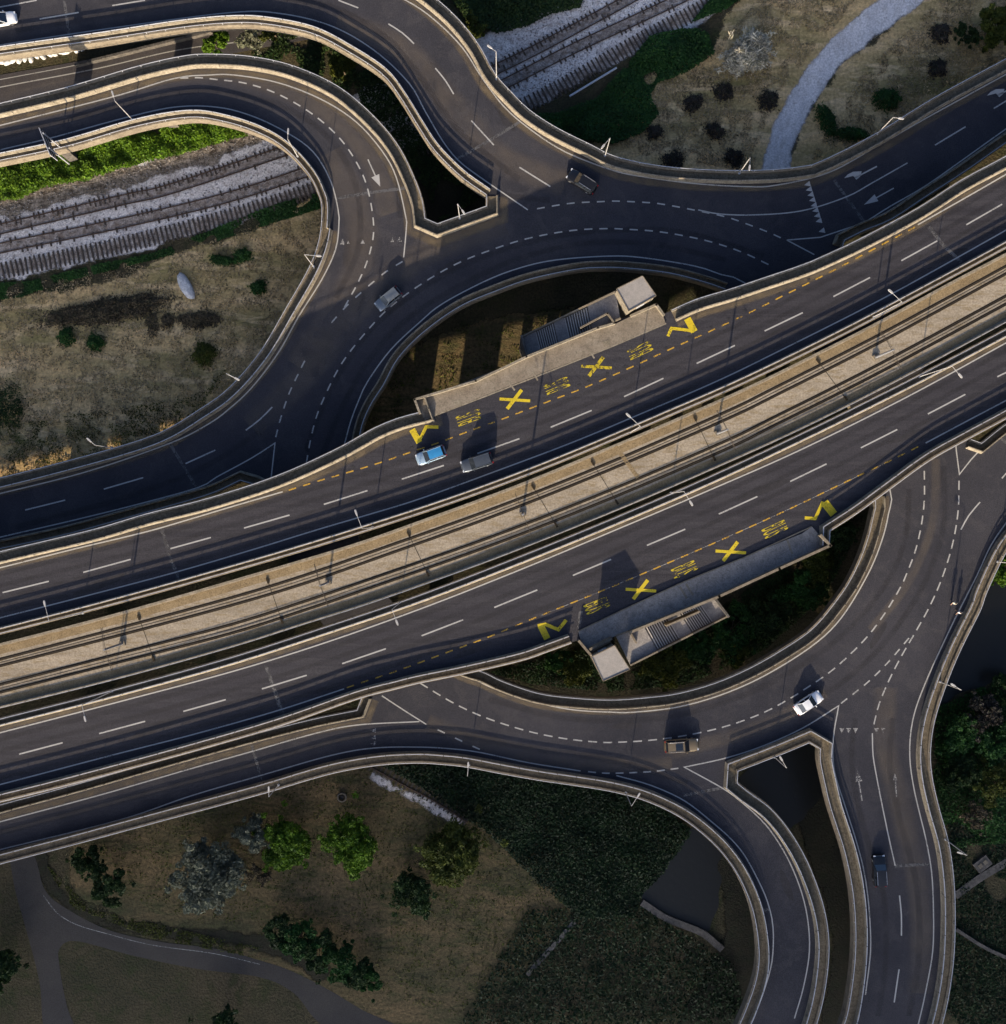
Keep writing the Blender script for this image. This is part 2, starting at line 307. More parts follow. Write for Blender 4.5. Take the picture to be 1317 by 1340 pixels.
road1 = tag(empty('elevated_road'), 'elevated ring road with its curving slip ramps, dark asphalt deck below the straight viaduct', 'road', kind='structure')
mb = MB(); mb.slab([outline, ISLp], Z1-0.02, 1.3); mb.build('deck', M['concrete'], road1, recalc=True)
mb = MB(); mb.poly([Vector((0,0,0))]*0) if False else None
mb = MB(); fl = outline + ISLp
tris = tessellate_polygon([[Vector((p.x,p.y,0)) for p in outline],[Vector((p.x,p.y,0)) for p in ISLp]])
vs = [Vector((p.x,p.y,Z1)) for p in fl]; mb.add(vs, [upface(vs, tt) for tt in tris]); mb.build('carriageway', M['asphalt'], road1)

# ================================================================ MAIN VIADUCT (15 m): two carriageways and the tram deck between
N2n = [(-60,737),(0,722),(68,706),(130,691),(194,672),(255,657),(300,644),(350,627.5),(398,608),(450,583),(491,560),(523,547),(549,540,1),(543,523,1),(623,499),(689,467.5),(782,430),(859,399,1),(868.5,411,1),(909,393),(955,379),(1000,364),(1050,347),(1085,332),(1131,310),(1199,273.5),(1256,237),(1317,204),(1380,166)]
N2s = [(-60,844),(0,829.5),(130,796),(250,763),(400,719.5),(550,672),(650,637),(750,598),(870,547),(975,501),(1100,440),(1210,382),(1317,324),(1380,288)]
T2n = [(-60,856),(0,841.8),(150,803),(300,760),(455,714),(550,681),(675,635),(800,583.5),(900,541),(989,501),(1070,461),(1154,418),(1240,371),(1317,330.5),(1380,295)]
T2s = [(-60,942),(0,927),(150,890),(300,848.5),(400,817),(500,785),(650,731),(800,671.5),(925,618),(1050,561.5),(1180,496),(1317,422),(1380,388)]
S2n = [(-60,955),(0,940),(150,902),(300,860.5),(420,822),(550,778),(680,728),(800,679),(925,625),(1050,566.5),(1190,497),(1317,430),(1380,396)]
S2s = [(-60,1064),(0,1049),(100,1024),(250,983.5),(368,949),(468.7,914),(520,900.5),(550,893),(609,881),(682,864),(720,851),(757,837.5,1),(771,854,1),(798.5,836),(825,826),(939,780),(1017,744),(1084,714,1),(1076,700.5,1),(1120,672),(1165,639),(1215,603),(1260.7,577.4),(1317,547),(1380,511)]
def deck2(name, n, s, label, mat, th=1.25):
    a = smooth(ext(n,1,1,330), Z2, 1.0); c = smooth(ext(s,1,1,330), Z2, 1.0); ring = dedupe(a + c[::-1])
    r = tag(empty(name), label, 'road' if 'road' in name else 'tram deck', kind='structure')
    m_ = MB(); m_.slab([ring], Z2-0.02, th); m_.build('deck', M['concrete'], r, recalc=True)
    m_ = MB(); m_.add([Vector((p.x,p.y,Z2)) for p in ring], [upface(ring, tt) for tt in tessellate_polygon([[Vector((p.x,p.y,0)) for p in ring]])])
    m_.build('carriageway' if 'road' in name else 'track_bed', mat, r); return r, a, c
roadN, pNn, pNs = deck2('elevated_road', N2n, N2s, 'upper viaduct carriageway on the far side of the tram tracks, with a bus bay', M['asphalt_main'])
tramD, pTn, pTs = deck2('tram_viaduct', T2n, T2s, 'pale concrete deck carrying two tram tracks between the carriageways', M['tram_concrete'])
roadS, pSn, pSs = deck2('elevated_road', S2n, S2s, 'upper viaduct carriageway on the near side of the tram tracks, with a bus bay', M['asphalt_main'])
# ---------------------------------------------------------------- pillars under the decks (parts of them)
def pillars(parent, pts, top, rx, ry, rot):
    for (px, py) in pts:
        p = P(px, py, top); m_ = MB()
        m_.box((p.x,p.y,(top-1.9)/2-0.2), (rx,ry,top-1.5), rot); m_.box((p.x,p.y,top-1.75), (rx*1.2, ry*1.9, 0.95), rot)
        m_.build('pillar', M['concrete_dark'], parent)
pillars(roadN, [(40,765),(300,700),(520,625),(735,545),(1000,425),(1230,300)], Z2, 1.6, 4.0, AR)
pillars(tramD, [(100,860),(360,785),(600,705),(850,600),(1050,520),(1260,410)], Z2, 1.6, 3.6, AR)
pillars(roadS, [(60,985),(330,915),(560,835),(820,740),(1030,655),(1240,540)], Z2, 1.6, 4.0, AR)
pillars(road1, [(150,628),(60,652),(300,590),(425,505),(470,255),(380,140),(200,125),(60,170),(560,60),(640,190),(760,225),(1000,262),(1180,205),(720,315),(900,330)], Z1, 1.3, 3.0, 0.3)
pillars(road1, [(230,1032),(90,1070),(480,968),(650,945),(850,975),(1010,930),(1160,860),(1230,740),(1160,1080),(1180,1250),(1030,1200)], Z1, 1.3, 3.0, -0.2)

# ================================================================ PARAPETS
def along(path, every, start=0.0):
    out = []; d = start; acc = 0.0
    for a, c in zip(path[:-1], path[1:]):
        L = (c-a).length
        while d <= acc + L and L > 1e-6:
            t_ = (d-acc)/L; out.append((a.lerp(c, t_), (c-a).normalized())); d += every
        acc += L
    return out
def inframe(p, mgn=12): 
    k = F/(H-p.z); x = CX+p.x*k; y = CY-p.y*k
    return -mgn < x < 1317+mgn and -mgn < y < 1340+mgn
dust_road = 'N'
def band(path, o0, o1, z, name, mat, parent, uv=False):
    a = offset(path, o0); c = offset(path, o1); me = bpy.data.meshes.new(name); n = len(path)
    v = [(p.x,p.y,p.z+z) for p in a] + [(p.x,p.y,p.z+z) for p in c]
    f = [(i,i+1,n+i+1,n+i) for i in range(n-1)]
    vv = [Vector(q) for q in v]; f = [q if ((vv[q[1]]-vv[q[0]]).cross(vv[q[3]]-vv[q[0]])).z > 0 else q[::-1] for q in f]
    me.from_pydata(v, [], f)
    if uv:
        L = me.uv_layers.new(name='UVMap')
        for lp in me.loops: L.data[lp.index].uv = (0.0, 0.0 if lp.vertex_index < n else 1.0)
    me.update(); return link(name, me, mat, parent)
post_me = {}
def parapet(path, sgn, label, gap=1.0, wallh=0.85, railh=1.18, railt=0.16, posts=True, outer=0.35, pale=False, outer_posts=False, dust=0.0):
    """outer coping and kerb on the deck's edge, a service strip, then the traffic barrier with its rail"""
    path = [p for p in path]
    r = tag(empty('parapet', path[len(path)//2]), label, 'parapet'); off0 = r.location.copy()
    base = [p - off0 for p in path]
    m_ = MB(); m_.sweep(base, [(-0.12,-1.25),(0.26,-1.25),(0.26,outer-0.04),(0.20,outer),(-0.09,outer),(-0.12,outer-0.04)][::-1], sgn); m_.build('coping', M['concrete_pale'] if pale else M['concrete'], r, recalc=True)
    m_ = MB(); m_.sweep(base, [(0.27,0.10),(0.27+gap,0.10),(0.27+gap,0.005),(0.27,0.005)], sgn); m_.build('service_strip', M['walkway'], r, recalc=True)
    g = 0.27+gap; m_ = MB()
    m_.sweep(base, [(g,0.0),(g+0.38,0.0),(g+0.37,0.08),(g+0.27,0.28),(g+0.22,wallh-0.03),(g+0.20,wallh),(g+0.06,wallh),(g+0.04,wallh-0.03)], sgn); m_.build('barrier', M['concrete_pale'], r, recalc=True)
    if dust: band(path, sgn*(g+0.30), sgn*(g+0.40+dust), 0.0045, 'shoulder_dust', M['shoulder_dust'], None, True).parent = road1 if path[0].z < 12 else (roadN if dust_road == 'N' else roadS)
    if railh:
        m_ = MB(); m_.sweep(base, [(g+0.09,railh-railt),(g+0.17,railh-railt),(g+0.17,railh),(g+0.09,railh)], sgn); m_.build('rail', M['galvanised'], r, recalc=True)
    m_ = MB(); m_.sweep(base, [(0.02,outer+0.42),(0.09,outer+0.42),(0.09,outer+0.49),(0.02,outer+0.49)], sgn); m_.build('handrail', M['galvanised'], r, recalc=True)
    if posts:
        key = (round(railh,2), outer_posts)
        if 'm' not in post_me:
            q = MB(); q.box((0,0,0.24),(0.09,0.09,0.48)); me = bpy.data.meshes.new('post'); me.from_pydata(q.v,[],q.f); me.materials.append(M['dark_steel']); post_me['m'] = me
            q = MB(); q.box((0,0,0.26),(0.07,0.07,0.52)); me = bpy.data.meshes.new('post'); me.from_pydata(q.v,[],q.f); me.materials.append(M['galvanised']); post_me['o'] = me
        ins = offset(base, sgn*(g+0.13)); k = 0
        for p, d in along(ins, 2.7, 1.0):
            if inframe(p + off0) and k < 95:
                o = link('post', post_me['m']) ; o.parent = r; o.location = (p.x, p.y, p.z+wallh-0.14); o.rotation_euler = (0,0,math.atan2(d.y,d.x)); k += 1
        if 'j' not in post_me:
            q = MB(); q.box((0,0,0.44),(0.05,0.30,0.90)); me = bpy.data.meshes.new('panel_joint'); me.from_pydata(q.v,[],q.f); me.materials.append(M['concrete_dark']); post_me['j'] = me
        k = 0
        for p, d in along(offset(base, sgn*(g+0.15)), 6.0, 3.2):
            if inframe(p + off0) and k < 95:
                o = link('panel_joint', post_me['j']); o.parent = r; o.location = (p.x, p.y, p.z-0.9+wallh+0.015); o.rotation_euler = (0,0,math.atan2(d.y,d.x)); k += 1
        ins = offset(base, sgn*0.055); k = 0
        for p, d in along(ins, 2.7, 1.0):
            if inframe(p + off0) and k < 95:
                o = link('handrail_post', post_me['o']); o.parent = r; o.location = (p.x, p.y, p.z+outer-0.05); o.rotation_euler = (0,0,math.atan2(d.y,d.x)); k += 1
    return r
def area(pts): return sum(a.x*b_.y-b_.x*a.y for a, b_ in zip(pts, pts[1:]+pts[:1]))/2
s1 = 1 if area(outline) > 0 else -1      # + : deck lies left of the outline's direction
si = -1 if area(ISLp) > 0 else 1
def cut(path, x0, x1, z=Z1):
    k = (H-z)/F; return [p for p in path if x0 <= CX+p.x/k <= x1]
parapet(EP['N'], s1, 'long curved parapet on the outermost edge of the ring, past the railway and gravel track', 1.05, railh=0, dust=1.3)
parapet(EP['E'], s1, 'short parapet between the right-hand entry ramp and the viaduct', 0.7, railh=0)
parapet(EP['E2'], s1, 'little kinked parapet beside the slot at the right edge under the viaduct', 0.7, railh=0, posts=False)
parapet(EP['SE'], s1, 'parapet along the outer right side of the lower right ramp, above the water', 1.15)
parapet(EP['H'], s1, 'parapet round the dark wedge-shaped opening between the two lower right ramps', 1.15)
parapet(EP['S'], s1, 'long parapet along the outer lower edge of the ring above the trees', 0.95)
parapet(EP['SWn'], s1, 'parapet between the lower left ramp and the near carriageway', 0.7, railh=0, dust=1.2)
parapet(EP['Ws'], s1, 'parapet with a kinked end between the left ramp and the far carriageway', 0.7, railh=0)
def split(path, px, py, z=Z1):
    a = P(px,py,z); i = min(range(len(path)), key=lambda q: (path[q]-a).length); return path[:i+1], path[i:]
pa, pb = split(EP['Wn'], 420, 300)
parapet(pa, s1, 'parapet below and right of the dry field with the white boulder', 0.95, dust=1.0)
parapet(pb, s1, 'parapet curling above the railway tracks and vivid green creepers', 0.5)
pa, pb = split(EP['Bn'], 636.7, 257)
parapet(pa, s1, 'parapet on the outer side of the bent upper left ramp', 1.1, railh=0, dust=1.5)
parapet(pb, s1, 'parapet on the inner side of the top ramp, above the dark gap', 0.5)
isl_n = [p for p in ISLp if True]
def ring_part(idx0, idx1):
    a = P(*ISL[idx0][:2], Z1); c = P(*ISL[idx1][:2], Z1)
    i = min(range(len(ISLp)), key=lambda q: (ISLp[q]-a).length); j = min(range(len(ISLp)), key=lambda q: (ISLp[q]-c).length)
    return ISLp[i:j+1]
parapet(ring_part(0, 14), si, 'curved parapet on the inner side of the upper half of the ring', 0.5, railh=0)
parapet(ring_part(17, 33), si, 'curved parapet on the inner side of the lower half of the ring, round the bushes', 0.95, railh=0, dust=0.8)
def seg(path, x0, x1): return cut(path, x0, x1, Z2)
parapet(seg(pNn,-400,549), -1, 'parapet on the far edge of the far carriageway, left of the bus platform', 1.0, railh=0, pale=True, dust=1.0)
parapet(seg(pNn,869,1700), -1, 'parapet on the far edge of the far carriageway, right of the bus platform', 1.0, railh=0, pale=True, dust=1.0)
parapet(pNs, 1, 'parapet between the far carriageway and the tram tracks', 0.30)
dust_road = 'S'
parapet(pSn, -1, 'parapet between the near carriageway and the tram tracks', 0.45, wallh=0.62, railh=0.9, railt=0.06, dust=0.7)
parapet(seg(pSs,-400,756), 1, 'parapet on the near edge of the near carriageway, left of the bus platform', 0.62)
parapet(seg(pSs,1077,1700), 1, 'parapet on the near edge of the near carriageway, right of the bus platform', 0.62)

# ---------------------------------------------------------------- tram deck furniture
band(pTn, -0.45, -1.45, 0.012, 'rust_coloured_strip', M['rust_strip'], tramD)
band(pTs, 0.5, 1.35, 0.012, 'stained_strip', M['rust_strip'], tramD)
for nm_, pth, sg in (('parapet', pTn, -1), ('parapet', pTs, 1)):
    r = tag(empty('parapet', pth[len(pth)//2]), 'thin pale parapet on the far edge of the tram deck beside the rust-coloured strip' if sg < 0 else 'thin pale parapet with a mesh fence on the near edge of the tram deck', 'parapet')
    base = [p - r.location for p in pth]
    m_ = MB(); m_.sweep(base, [(0.0,-1.2),(0.28,-1.2),(0.28,0.42),(0.0,0.42)], sg); m_.build('coping', M['concrete_pale'], r, recalc=True)
    if sg > 0:
        m_ = MB()
        for hh in (0.7, 1.05): m_.sweep(base, [(0.10,hh),(0.14,hh),(0.14,hh+0.05),(0.10,hh+0.05)], sg)
        m_.build('rails', M['galvanised'], r, recalc=True); k = 0
        for p, d in along(offset(base, 0.12), 2.0, 0.5):
            if inframe(p + r.location) and k < 95:
                q = MB(); q.box((0,0,0),(0.06,0.06,0.7)); o = q.build('fence_post', M['dark_steel'], r); o.location = (p.x,p.y,p.z+0.76); k += 1
def lerp_path(a, c, t_):
    """path a fraction t across the deck"""
    out = []
    for p in a:
        q = min(c, key=lambda s: (s-p).length); out.append(p.lerp(q, t_))
    return out
def tram_line(n, s): return smooth(n, Z2, 1.0)
TK = []
T1a = [(-60,877),(0,862.8),(150,823.5),(300,783),(400,752.5),(500,717.5),(650,664),(800,604.5),(950,539),(1017,506),(1150,438.5),(1317,348),(1380,314)]
T1b = [(-60,886),(0,871.4),(150,833),(300,793),(400,763),(500,728),(650,674),(800,614),(950,549),(1017,516.5),(1150,449),(1317,358),(1380,324)]
T2a = [(-60,910),(0,895.8),(150,857),(300,818),(400,786.5),(500,752.5),(650,700),(800,641),(950,577),(1017,544),(1150,477),(1317,387),(1380,353)]
T2b = [(-60,920.5),(0,906),(150,868),(300,829.5),(400,798),(500,764),(650,711),(800,652),(950,588),(1017,555),(1150,488),(1317,397.5),(1380,364)]
for (a, c, lab) in ((T1a,T1b,'tram track on the far side of the catenary masts'), (T2a,T2b,'tram track on the near side of the catenary masts')):
    r = tag(empty('tram_track', P(658,640,Z2)), lab, 'tram track'); mid = [((x[0]+y[0])/2,(x[1]+y[1])/2) for x, y in zip(a, c)]
    for pts in (a, c):
        pth = [p - r.location for p in smooth(pts, Z2, 1.2)]
        q = MB(); q.sweep(pth, [(-0.2,0.008),(0.2,0.008),(0.2,0.014),(-0.2,0.014)]); q.build('rail_channel', M['rail_channel'], r, recalc=True)
        q = MB(); q.sweep(pth, [(-0.035,0.01),(0.035,0.01),(0.035,0.05),(-0.035,0.05)]); q.build('rail', M['dark_steel'], r, recalc=True)
    pth = [p - r.location for p in smooth(mid, Z2, 1.2)]
    q = MB(); q.sweep(pth, [(-0.05,0.006),(0.05,0.006),(0.05,0.012),(-0.05,0.012)]); q.build('middle_cable', M['dark_steel'], r, recalc=True)
# expansion joints with their dark end blocks, set into the tram deck
for (a, c) in (((350.5,760),(369,812.5)),((535,699),(560,751)),((698,637.5),(728,687)),((776,606),(807.5,657)),((910,548),(935,600)),((1071,473),(1107,521)),((182,808),(201,862))):
    a = P(*a, Z2); c = P(*c, Z2); q = MB(); d = (c-a); ang = math.atan2(d.y, d.x)
    q.box(((a+c)/2)+Vector((0,0,0.017)), (d.length,0.07,0.006), ang); q.box(a+Vector((0,0,0.08)), (0.7,0.28,0.16), ang); q.box(c+Vector((0,0,0.08)), (0.7,0.28,0.16), ang)
    q.build('deck_joint', M['rail_channel'], tramD)
for (a, c, w_) in (((805,583),(835,625),0.55),((1137,355.5),(1150,372),0)):
    if w_:
        a = P(*a, Z2); c = P(*c, Z2); q = MB(); d = c-a; q.box(((a+c)/2)+Vector((0,0,0.022)), (d.length,w_,0.004), math.atan2(d.y,d.x)); q.build('patch', M['rust_strip'], tramD)
# catenary masts
MASTS = [((160.6,842),'catenary mast nearest the left edge of the tram deck'),((430,762),'catenary mast left of the gap in the carriageway lamps, second from the left'),((684,673),'catenary mast nearest the middle of the picture, behind the two cars'),((939,567),'catenary mast on the tram deck, second from the right'),((1146,467.5),'catenary mast nearest the right edge of the tram deck')]
def mast():
    r = empty('catenary_mast'); q = MB(); q.box((0,0,0.15),(0.7,0.7,0.3)); q.build('base', M['concrete'], r)
    q = MB(); q.tube((0,0,0.3),(0,0,7.0),0.17,0.12,8); q.build('pole', M['mast_grey'], r)
    for s_ in (-1,1):
        q = MB(); q.tube((0,0,6.4),(0,s_*2.9,6.2),0.035); q.tube((0,0,6.95),(0,s_*2.6,6.25),0.02); q.tube((0,s_*2.0,6.15),(0.0,s_*2.2,5.75),0.03)
        q.tube((0,s_*1.5,5.75),(0,s_*2.9,5.7),0.03); q.tube((0,s_*2.7,6.2),(0,s_*2.7,5.7),0.025); q.build('bracket', M['dark_steel'], r)
    return r
m0 = mast(); ms = [m0]
def copy_tree(o, parent=None):
    kids = list(o.children); c = o.copy(); C.objects.link(c)
    if parent: c.parent = parent
    for ch in kids: copy_tree(ch, c)
    return c
for i, (p, lab) in enumerate(MASTS):
    o = m0 if i == 0 else copy_tree(m0)
    o.location = P(*p, Z2); o.rotation_euler = (0,0,R([14,18,21,25,28][i])); tag(o, lab, 'catenary mast', 'catenary masts along the tram deck')
for (a, c, lab) in ((T1a,T1b,'overhead contact wire above the far tram track'),(T2a,T2b,'overhead contact wire above the near tram track')):
    mid = [((x[0]+y[0])/2,(x[1]+y[1])/2) for x, y in zip(a, c)]
    pth = [p + Vector((0,0,5.7)) for p in smooth(mid, Z2, 3)]; q = MB(); q.sweep(pth, [(-0.007,-0.007),(0.007,-0.007),(0.007,0.007),(-0.007,0.007)]); tag(q.build('contact_wire', M['dark_steel']), lab, 'overhead wire')

# ================================================================ MARKINGS
def stroke(mb_, pts, z, w_, dz=0.010, smooth__=True):
    pth = smooth(pts, z, 1.0) if smooth__ else W(pts, z); a = offset(pth, w_/2); c = offset(pth, -w_/2); n = len(pth)
    mb_.add([Vector((p.x,p.y,z+dz)) for p in c+a], [(i,i+1,n+i+1,n+i) for i in range(n-1)])
def dashes(mb_, pts, z, w_, on, period, start=0.0, dz=0.010):
    pth = smooth(pts, z, 0.4); L = [0.0]
    for a, c in zip(pth[:-1], pth[1:]): L.append(L[-1]+(c-a).length)
    tot = L[-1]; n = max(1, round((tot-on)/period)); per = (tot-on)/n if n else period
    for k in range(n+1):
        s0 = k*per; s1_ = s0+on; sub = []
        for i in range(len(pth)-1):
            if L[i+1] < s0 or L[i] > s1_: continue
            def at(s): t_ = (s-L[i])/max(1e-6,L[i+1]-L[i]); return pth[i].lerp(pth[i+1], min(1,max(0,t_)))
            if not sub: sub.append(at(max(s0,L[i])))
            sub.append(at(min(s1_,L[i+1])))
        if len(sub) < 2: continue
        a = offset(sub, w_/2); c = offset(sub, -w_/2); m_ = len(sub)
        mb_.add([Vector((p.x,p.y,z+dz)) for p in c+a], [(i,i+1,m_+i+1,m_+i) for i in range(m_-1)])
LN = [ # solid edge lines on the ring level
 [(-40,-8),(0,-16),(100,-33),(200,-48),(300,-56),(390,-48),(470,-28),(531,0),(568,25),(604.8,61.5),(630,100),(659.5,139),(693.6,168.6),(739,198),(800,222),(841,231),(909.5,240),(978,244),(1017,242),(1085,225.5),(1153.7,188),(1222,149),(1317,97),(1380,62)],
 [(-60,72),(0,58.8),(150,36),(300,16.4),(364,17),(432,33),(489,65),(535,108),(557,146),(579.7,184.5),(600,209.6),(627.6,231),(691,274.5)],
 [(-60,179),(0,164),(148,126.4),(228,102.5),(273,98),(307,98),(364,108),(421,130),(466.4,159.5),(500.6,198),(518.8,232),(531,282.5),(532,297),(528.5,336.6)],
 [(-60,212),(0,196),(68,180),(159.5,155),(228,140),(284,140),(329.7,151.5),(375,173),(409.5,198),(432,234.6),(442.5,273),(443.6,295.6),(439,327.4),(421,366),(391,414),(364,462),(329.7,507),(300,535),(273,554.7),(223,579.7),(114,617),(0,645.8),(-60,660)],
 [(-60,718),(0,703),(91,682),(182,659.5),(259.7,637.8),(284,624),(330,599),(360,579.7,1),(355,625)],
 [(430,660),(450.5,583),(459.6,550),(471,520.5),(482,498),(512,457),(550,421),(579.7,397),(636.7,367),(682,350),(728,340),(795.6,335),(841,337),(909.5,348),(943.6,359),(974,369.6),(1060,430)],
 [(914,274.5),(943.6,280),(989,281),(1050,275.6),(1108,257.4),(1142,239),(1188,213)],
 [(1030,314),(1074,310.4,1),(1108,299),(1131,291),(1165,270),(1210.6,243.7),(1256,212),(1317,168.6),(1380,127)],
 [(1030,314),(1066,333)],
 [(1131,580),(1165,641),(1163,673),(1153.7,709.6),(1135.5,752.8),(1101,809),(1062.6,845.7),(1000.6,884.4),(943.6,909.5),(886.7,925.4),(829.7,932),(800,932),(750.6,929),(705,919.7),(648,901.5),(611.6,883),(560,850)],
 [(1380,610),(1340,655),(1317,684.5),(1297,714),(1279,752.8),(1245,820.6),(1210.6,895.8),(1194.7,943.6),(1191,989),(1197,1034.7),(1212,1098),(1219.6,1142),(1222,1193.6),(1221,1245),(1212,1297),(1204,1333),(1190,1390)],
 [(1251,575),(1252,590),(1256,620.7,1),(1279,593),(1306,573),(1340,557)],
 [(1142,959.6),(1143,989),(1148,1018.8),(1153.7,1048),(1162.9,1093),(1171.9,1133)],
 [(1133,1302),(1139.6,1245),(1138,1193.6),(1131.9,1144.6),(1121.6,1103),(1106,1054),(1092,1007.4),(1091,966.4),(1097.9,923.6,1),(1051,952.7),(1000.6,975.5),(950.5,992),(895.8,1004,1),(944.8,1031),(969.8,1049),(1002.8,1080),(1028.6,1118.7),(1046.7,1160),(1057,1201),(1059.6,1245),(1051.9,1291.7),(1040,1333)],
 [(807,1015),(852.5,1028),(896,1048),(931,1075),(957,1098),(975,1120),(992.5,1152),(1005,1181),(1012,1214),(1010.6,1258),(1000,1297),(985.6,1335.6)],
 [(-60,1128),(0,1112),(155,1073.6),(250,1041.6),(341,1015),(432,989),(489,979),(550,977.8),(591,980),(627.6,984.6),(691,998),(760,1009)],
 [(-60,1092),(0,1075.6),(129,1041),(250,1006),(329.7,983.5),(409.5,960.7),(466,949),(549,944.3)],
 [(500,910.6),(528,929),(558,948)],
]
mb = MB()
for l in LN: stroke(mb, l, Z1, 0.17)
DN = [ # path, on, period
 ([(0,9),(48,0)],None,0),([(52,24.6),(103,16)],None,0),([(147,7),(190,0)],None,0),
 ([(443,0),(469,10)],None,0),([(508.5,31),(527,43),(542,57)],None,0),([(570,89),(583,105),(594,123)],None,0),([(617,157.6),(646.5,189.7)],None,0),([(680,218.7),(720.5,244)],None,0),
 ([(33,667.4),(85.4,654.4)],None,0),([(136,640),(187.5,625)],None,0),([(243,606.6),(281.8,589)],None,0),([(321.8,563),(340,549),(356.4,532.6)],None,0),
 ([(1224,189.7),(1264,165.6)],None,0),([(1301,141.7),(1340,118)],None,0),([(1258,693),(1268,675),(1283,657)],None,0),([(1311.5,626),(1330,605)],None,0),
 ([(1177.6,1172),(1180,1198),(1180,1224.6)],None,0),([(1177,1268.5),(1170.6,1312)],None,0),
 ([(236,102),(261,101.5),(285,104),(318,108),(353.6,118.5),(387,135),(417,155),(443.6,179.5),(463,206),(478,236.4),(486.4,271),(489,305),(482,337.7),(469,369),(451,402)],1.15,2.1),
 ([(527,342),(509,353),(495.6,363),(469,386),(452,402),(434,422)],1.1,2.4),
 ([(399,472),(392,486),(378,516),(367,549),(361,572)],1.1,2.15),
 ([(1006,346),(971,329.7),(933,317),(895.8,308.5),(857,302.4),(817,299.7),(796,299),(757.4,300.6),(719,306),(681,314.5),(642.8,327),(606.6,341),(574,357.7),(542,378),(519,395),(496.7,415),(464.8,451.6),(444,481),(427.7,513),(414.7,544),(406.5,576),(401,606)],1.15,2.15),
 ([(703,273),(746,266),(786.6,263.7),(807,263),(849.5,265),(867,267),(899,272.8),(943.6,282),(963,287.6),(1001.7,302),(1022,311)],1.1,2.15),
 ([(550,894),(588.8,917.4),(625,935),(664,949),(704,960),(745.6,967.5),(786.6,971.4),(808,971.4),(848.6,969),(890.5,963.7),(930.4,955.7),(964.6,946),(1002,931.5),(1036,913),(1053.4,902),(1085.8,880),(1113.8,855.5),(1138.9,829),(1160.5,799.4),(1178.7,768.7),(1186,753),(1198,721.6),(1206,688),(1210,653.8),(1210,616)],1.25,2.12),
 ([(1255.5,629),(1254.6,664.7),(1250,698),(1241.8,731),(1230,764.7),(1215.9,795.7),(1197.6,828.6),(1179.9,859),(1163.5,891),(1150.7,922),(1144,948)],1.3,2.05),
 ([(1190,835),(1161.6,867.8),(1134,894.6),(1101,920.5)],1.1,2.2),
 ([(573,955),(609,972),(628,980.7)],1.1,2.2),
 ([(888,1005.5),(849.5,1010),(797.8,1012),(770,1010)],1.1,2.0),
]
for l, on, per in DN:
    if on is None: stroke(mb, l, Z1, 0.19)
    else: dashes(mb, l, Z1, 0.19, on, per)
def tri(mb_, px, py, ang, z, s=0.42):
    p = P(px,py,z); d = Vector((math.cos(ang),math.sin(ang),0)); n = Vector((-d.y,d.x,0))
    a = [p+d*s*1.2, p-d*s+n*s, p-d*s-n*s]; mb_.add([q+Vector((0,0,0.010)) for q in a], [(0,1,2)])
for i in range(8): tri(mb, 1057+15*i/7, 241+48*i/7, R(195), Z1, 0.40)
tri(mb, 1076, 302, R(195), Z1, 0.4)
def arrow(mb_, tail, tip, z, head=0.36, hw=0.62, w_=0.17):
    a = P(*tail,z); c = P(*tip,z); d = (c-a).normalized(); n = Vector((-d.y,d.x,0)); L = (c-a).length; q = a+d*L*(1-head); up = Vector((0,0,0.010))
    mb_.add([v+up for v in (a+n*w_/2, a-n*w_/2, q-n*w_/2, q+n*w_/2)], [(0,1,2,3)]); mb_.add([v+up for v in (q-n*hw, c, q+n*hw)], [(0,1,2)])
arrow(mb, (481.7,208.4), (497.8,244), Z1, 0.4, 0.6)
arrow(mb, (1170,246), (1131,267.7), Z1, 0.42, 0.55)
# the bent turn arrows of the right-hand ramp
def turn(mb_, ox, oy):
    pts = [(1148,217.5),(1125,229.5),(1119,232.5)]
    stroke(mb_, [(x+ox,y+oy) for x, y in pts], Z1, 0.2, smooth__=False)
    q = [(1128,224),(1126,231),(1121,235),(1117,230),(1105,233),(1110,228),(1117,224.5)]
    mb_.poly([P(x+ox,y+oy,Z1)+Vector((0,0,0.010)) for x, y in q])
turn(mb, 0, 0); turn(mb, 187, -108)
mb.build('road_markings', M['white'], road1)
mb = MB()
for x in (1102,1110.9,1120,1147.5,1156.4): tri(mb, x, 956, R(-90), Z1, 0.34)
for y in (956,965,973): tri(mb, 488.7, y, R(180), Z1, 0.34)
for x, y, s in ((448.6,316.7,0.38),(456,317,0.2),(474.8,316,0.3),(514,313.8,0.3),(523.3,312.6,0.36)): tri(mb, x, y, R(90), Z1, s)
arrow(mb, (1128.6,1048), (1121.8,1007.4), Z1, 0.38, 0.5); arrow(mb, (1173.7,1042.7), (1171.4,1012), Z1, 0.3, 0.3); mb.build('faded_arrows', M['white_thin'], road1)
def jointstrip(mb_, pts, z, w_=0.5): stroke(mb_, pts, z, w_, 0.006, False)
mb = MB()
for l in ([(442,259),(487,251.5),(538,245)],[(591,212),(635,187),(680,159.5)],[(222,579.7),(257,638)],[(1092,235.8),(1134,293.8)],[(329.7,975.5),(343.4,1023)],[(1171,1133.5),(1216,1131)],[(985,1194),(1008,1190)],[(895,1041),(946,1031)],[(1306,570),(1325,585)],[(84,0),(91,47)]): jointstrip(mb, l, Z1, 0.42)
mb.build('deck_joints', M['joint'], road1)
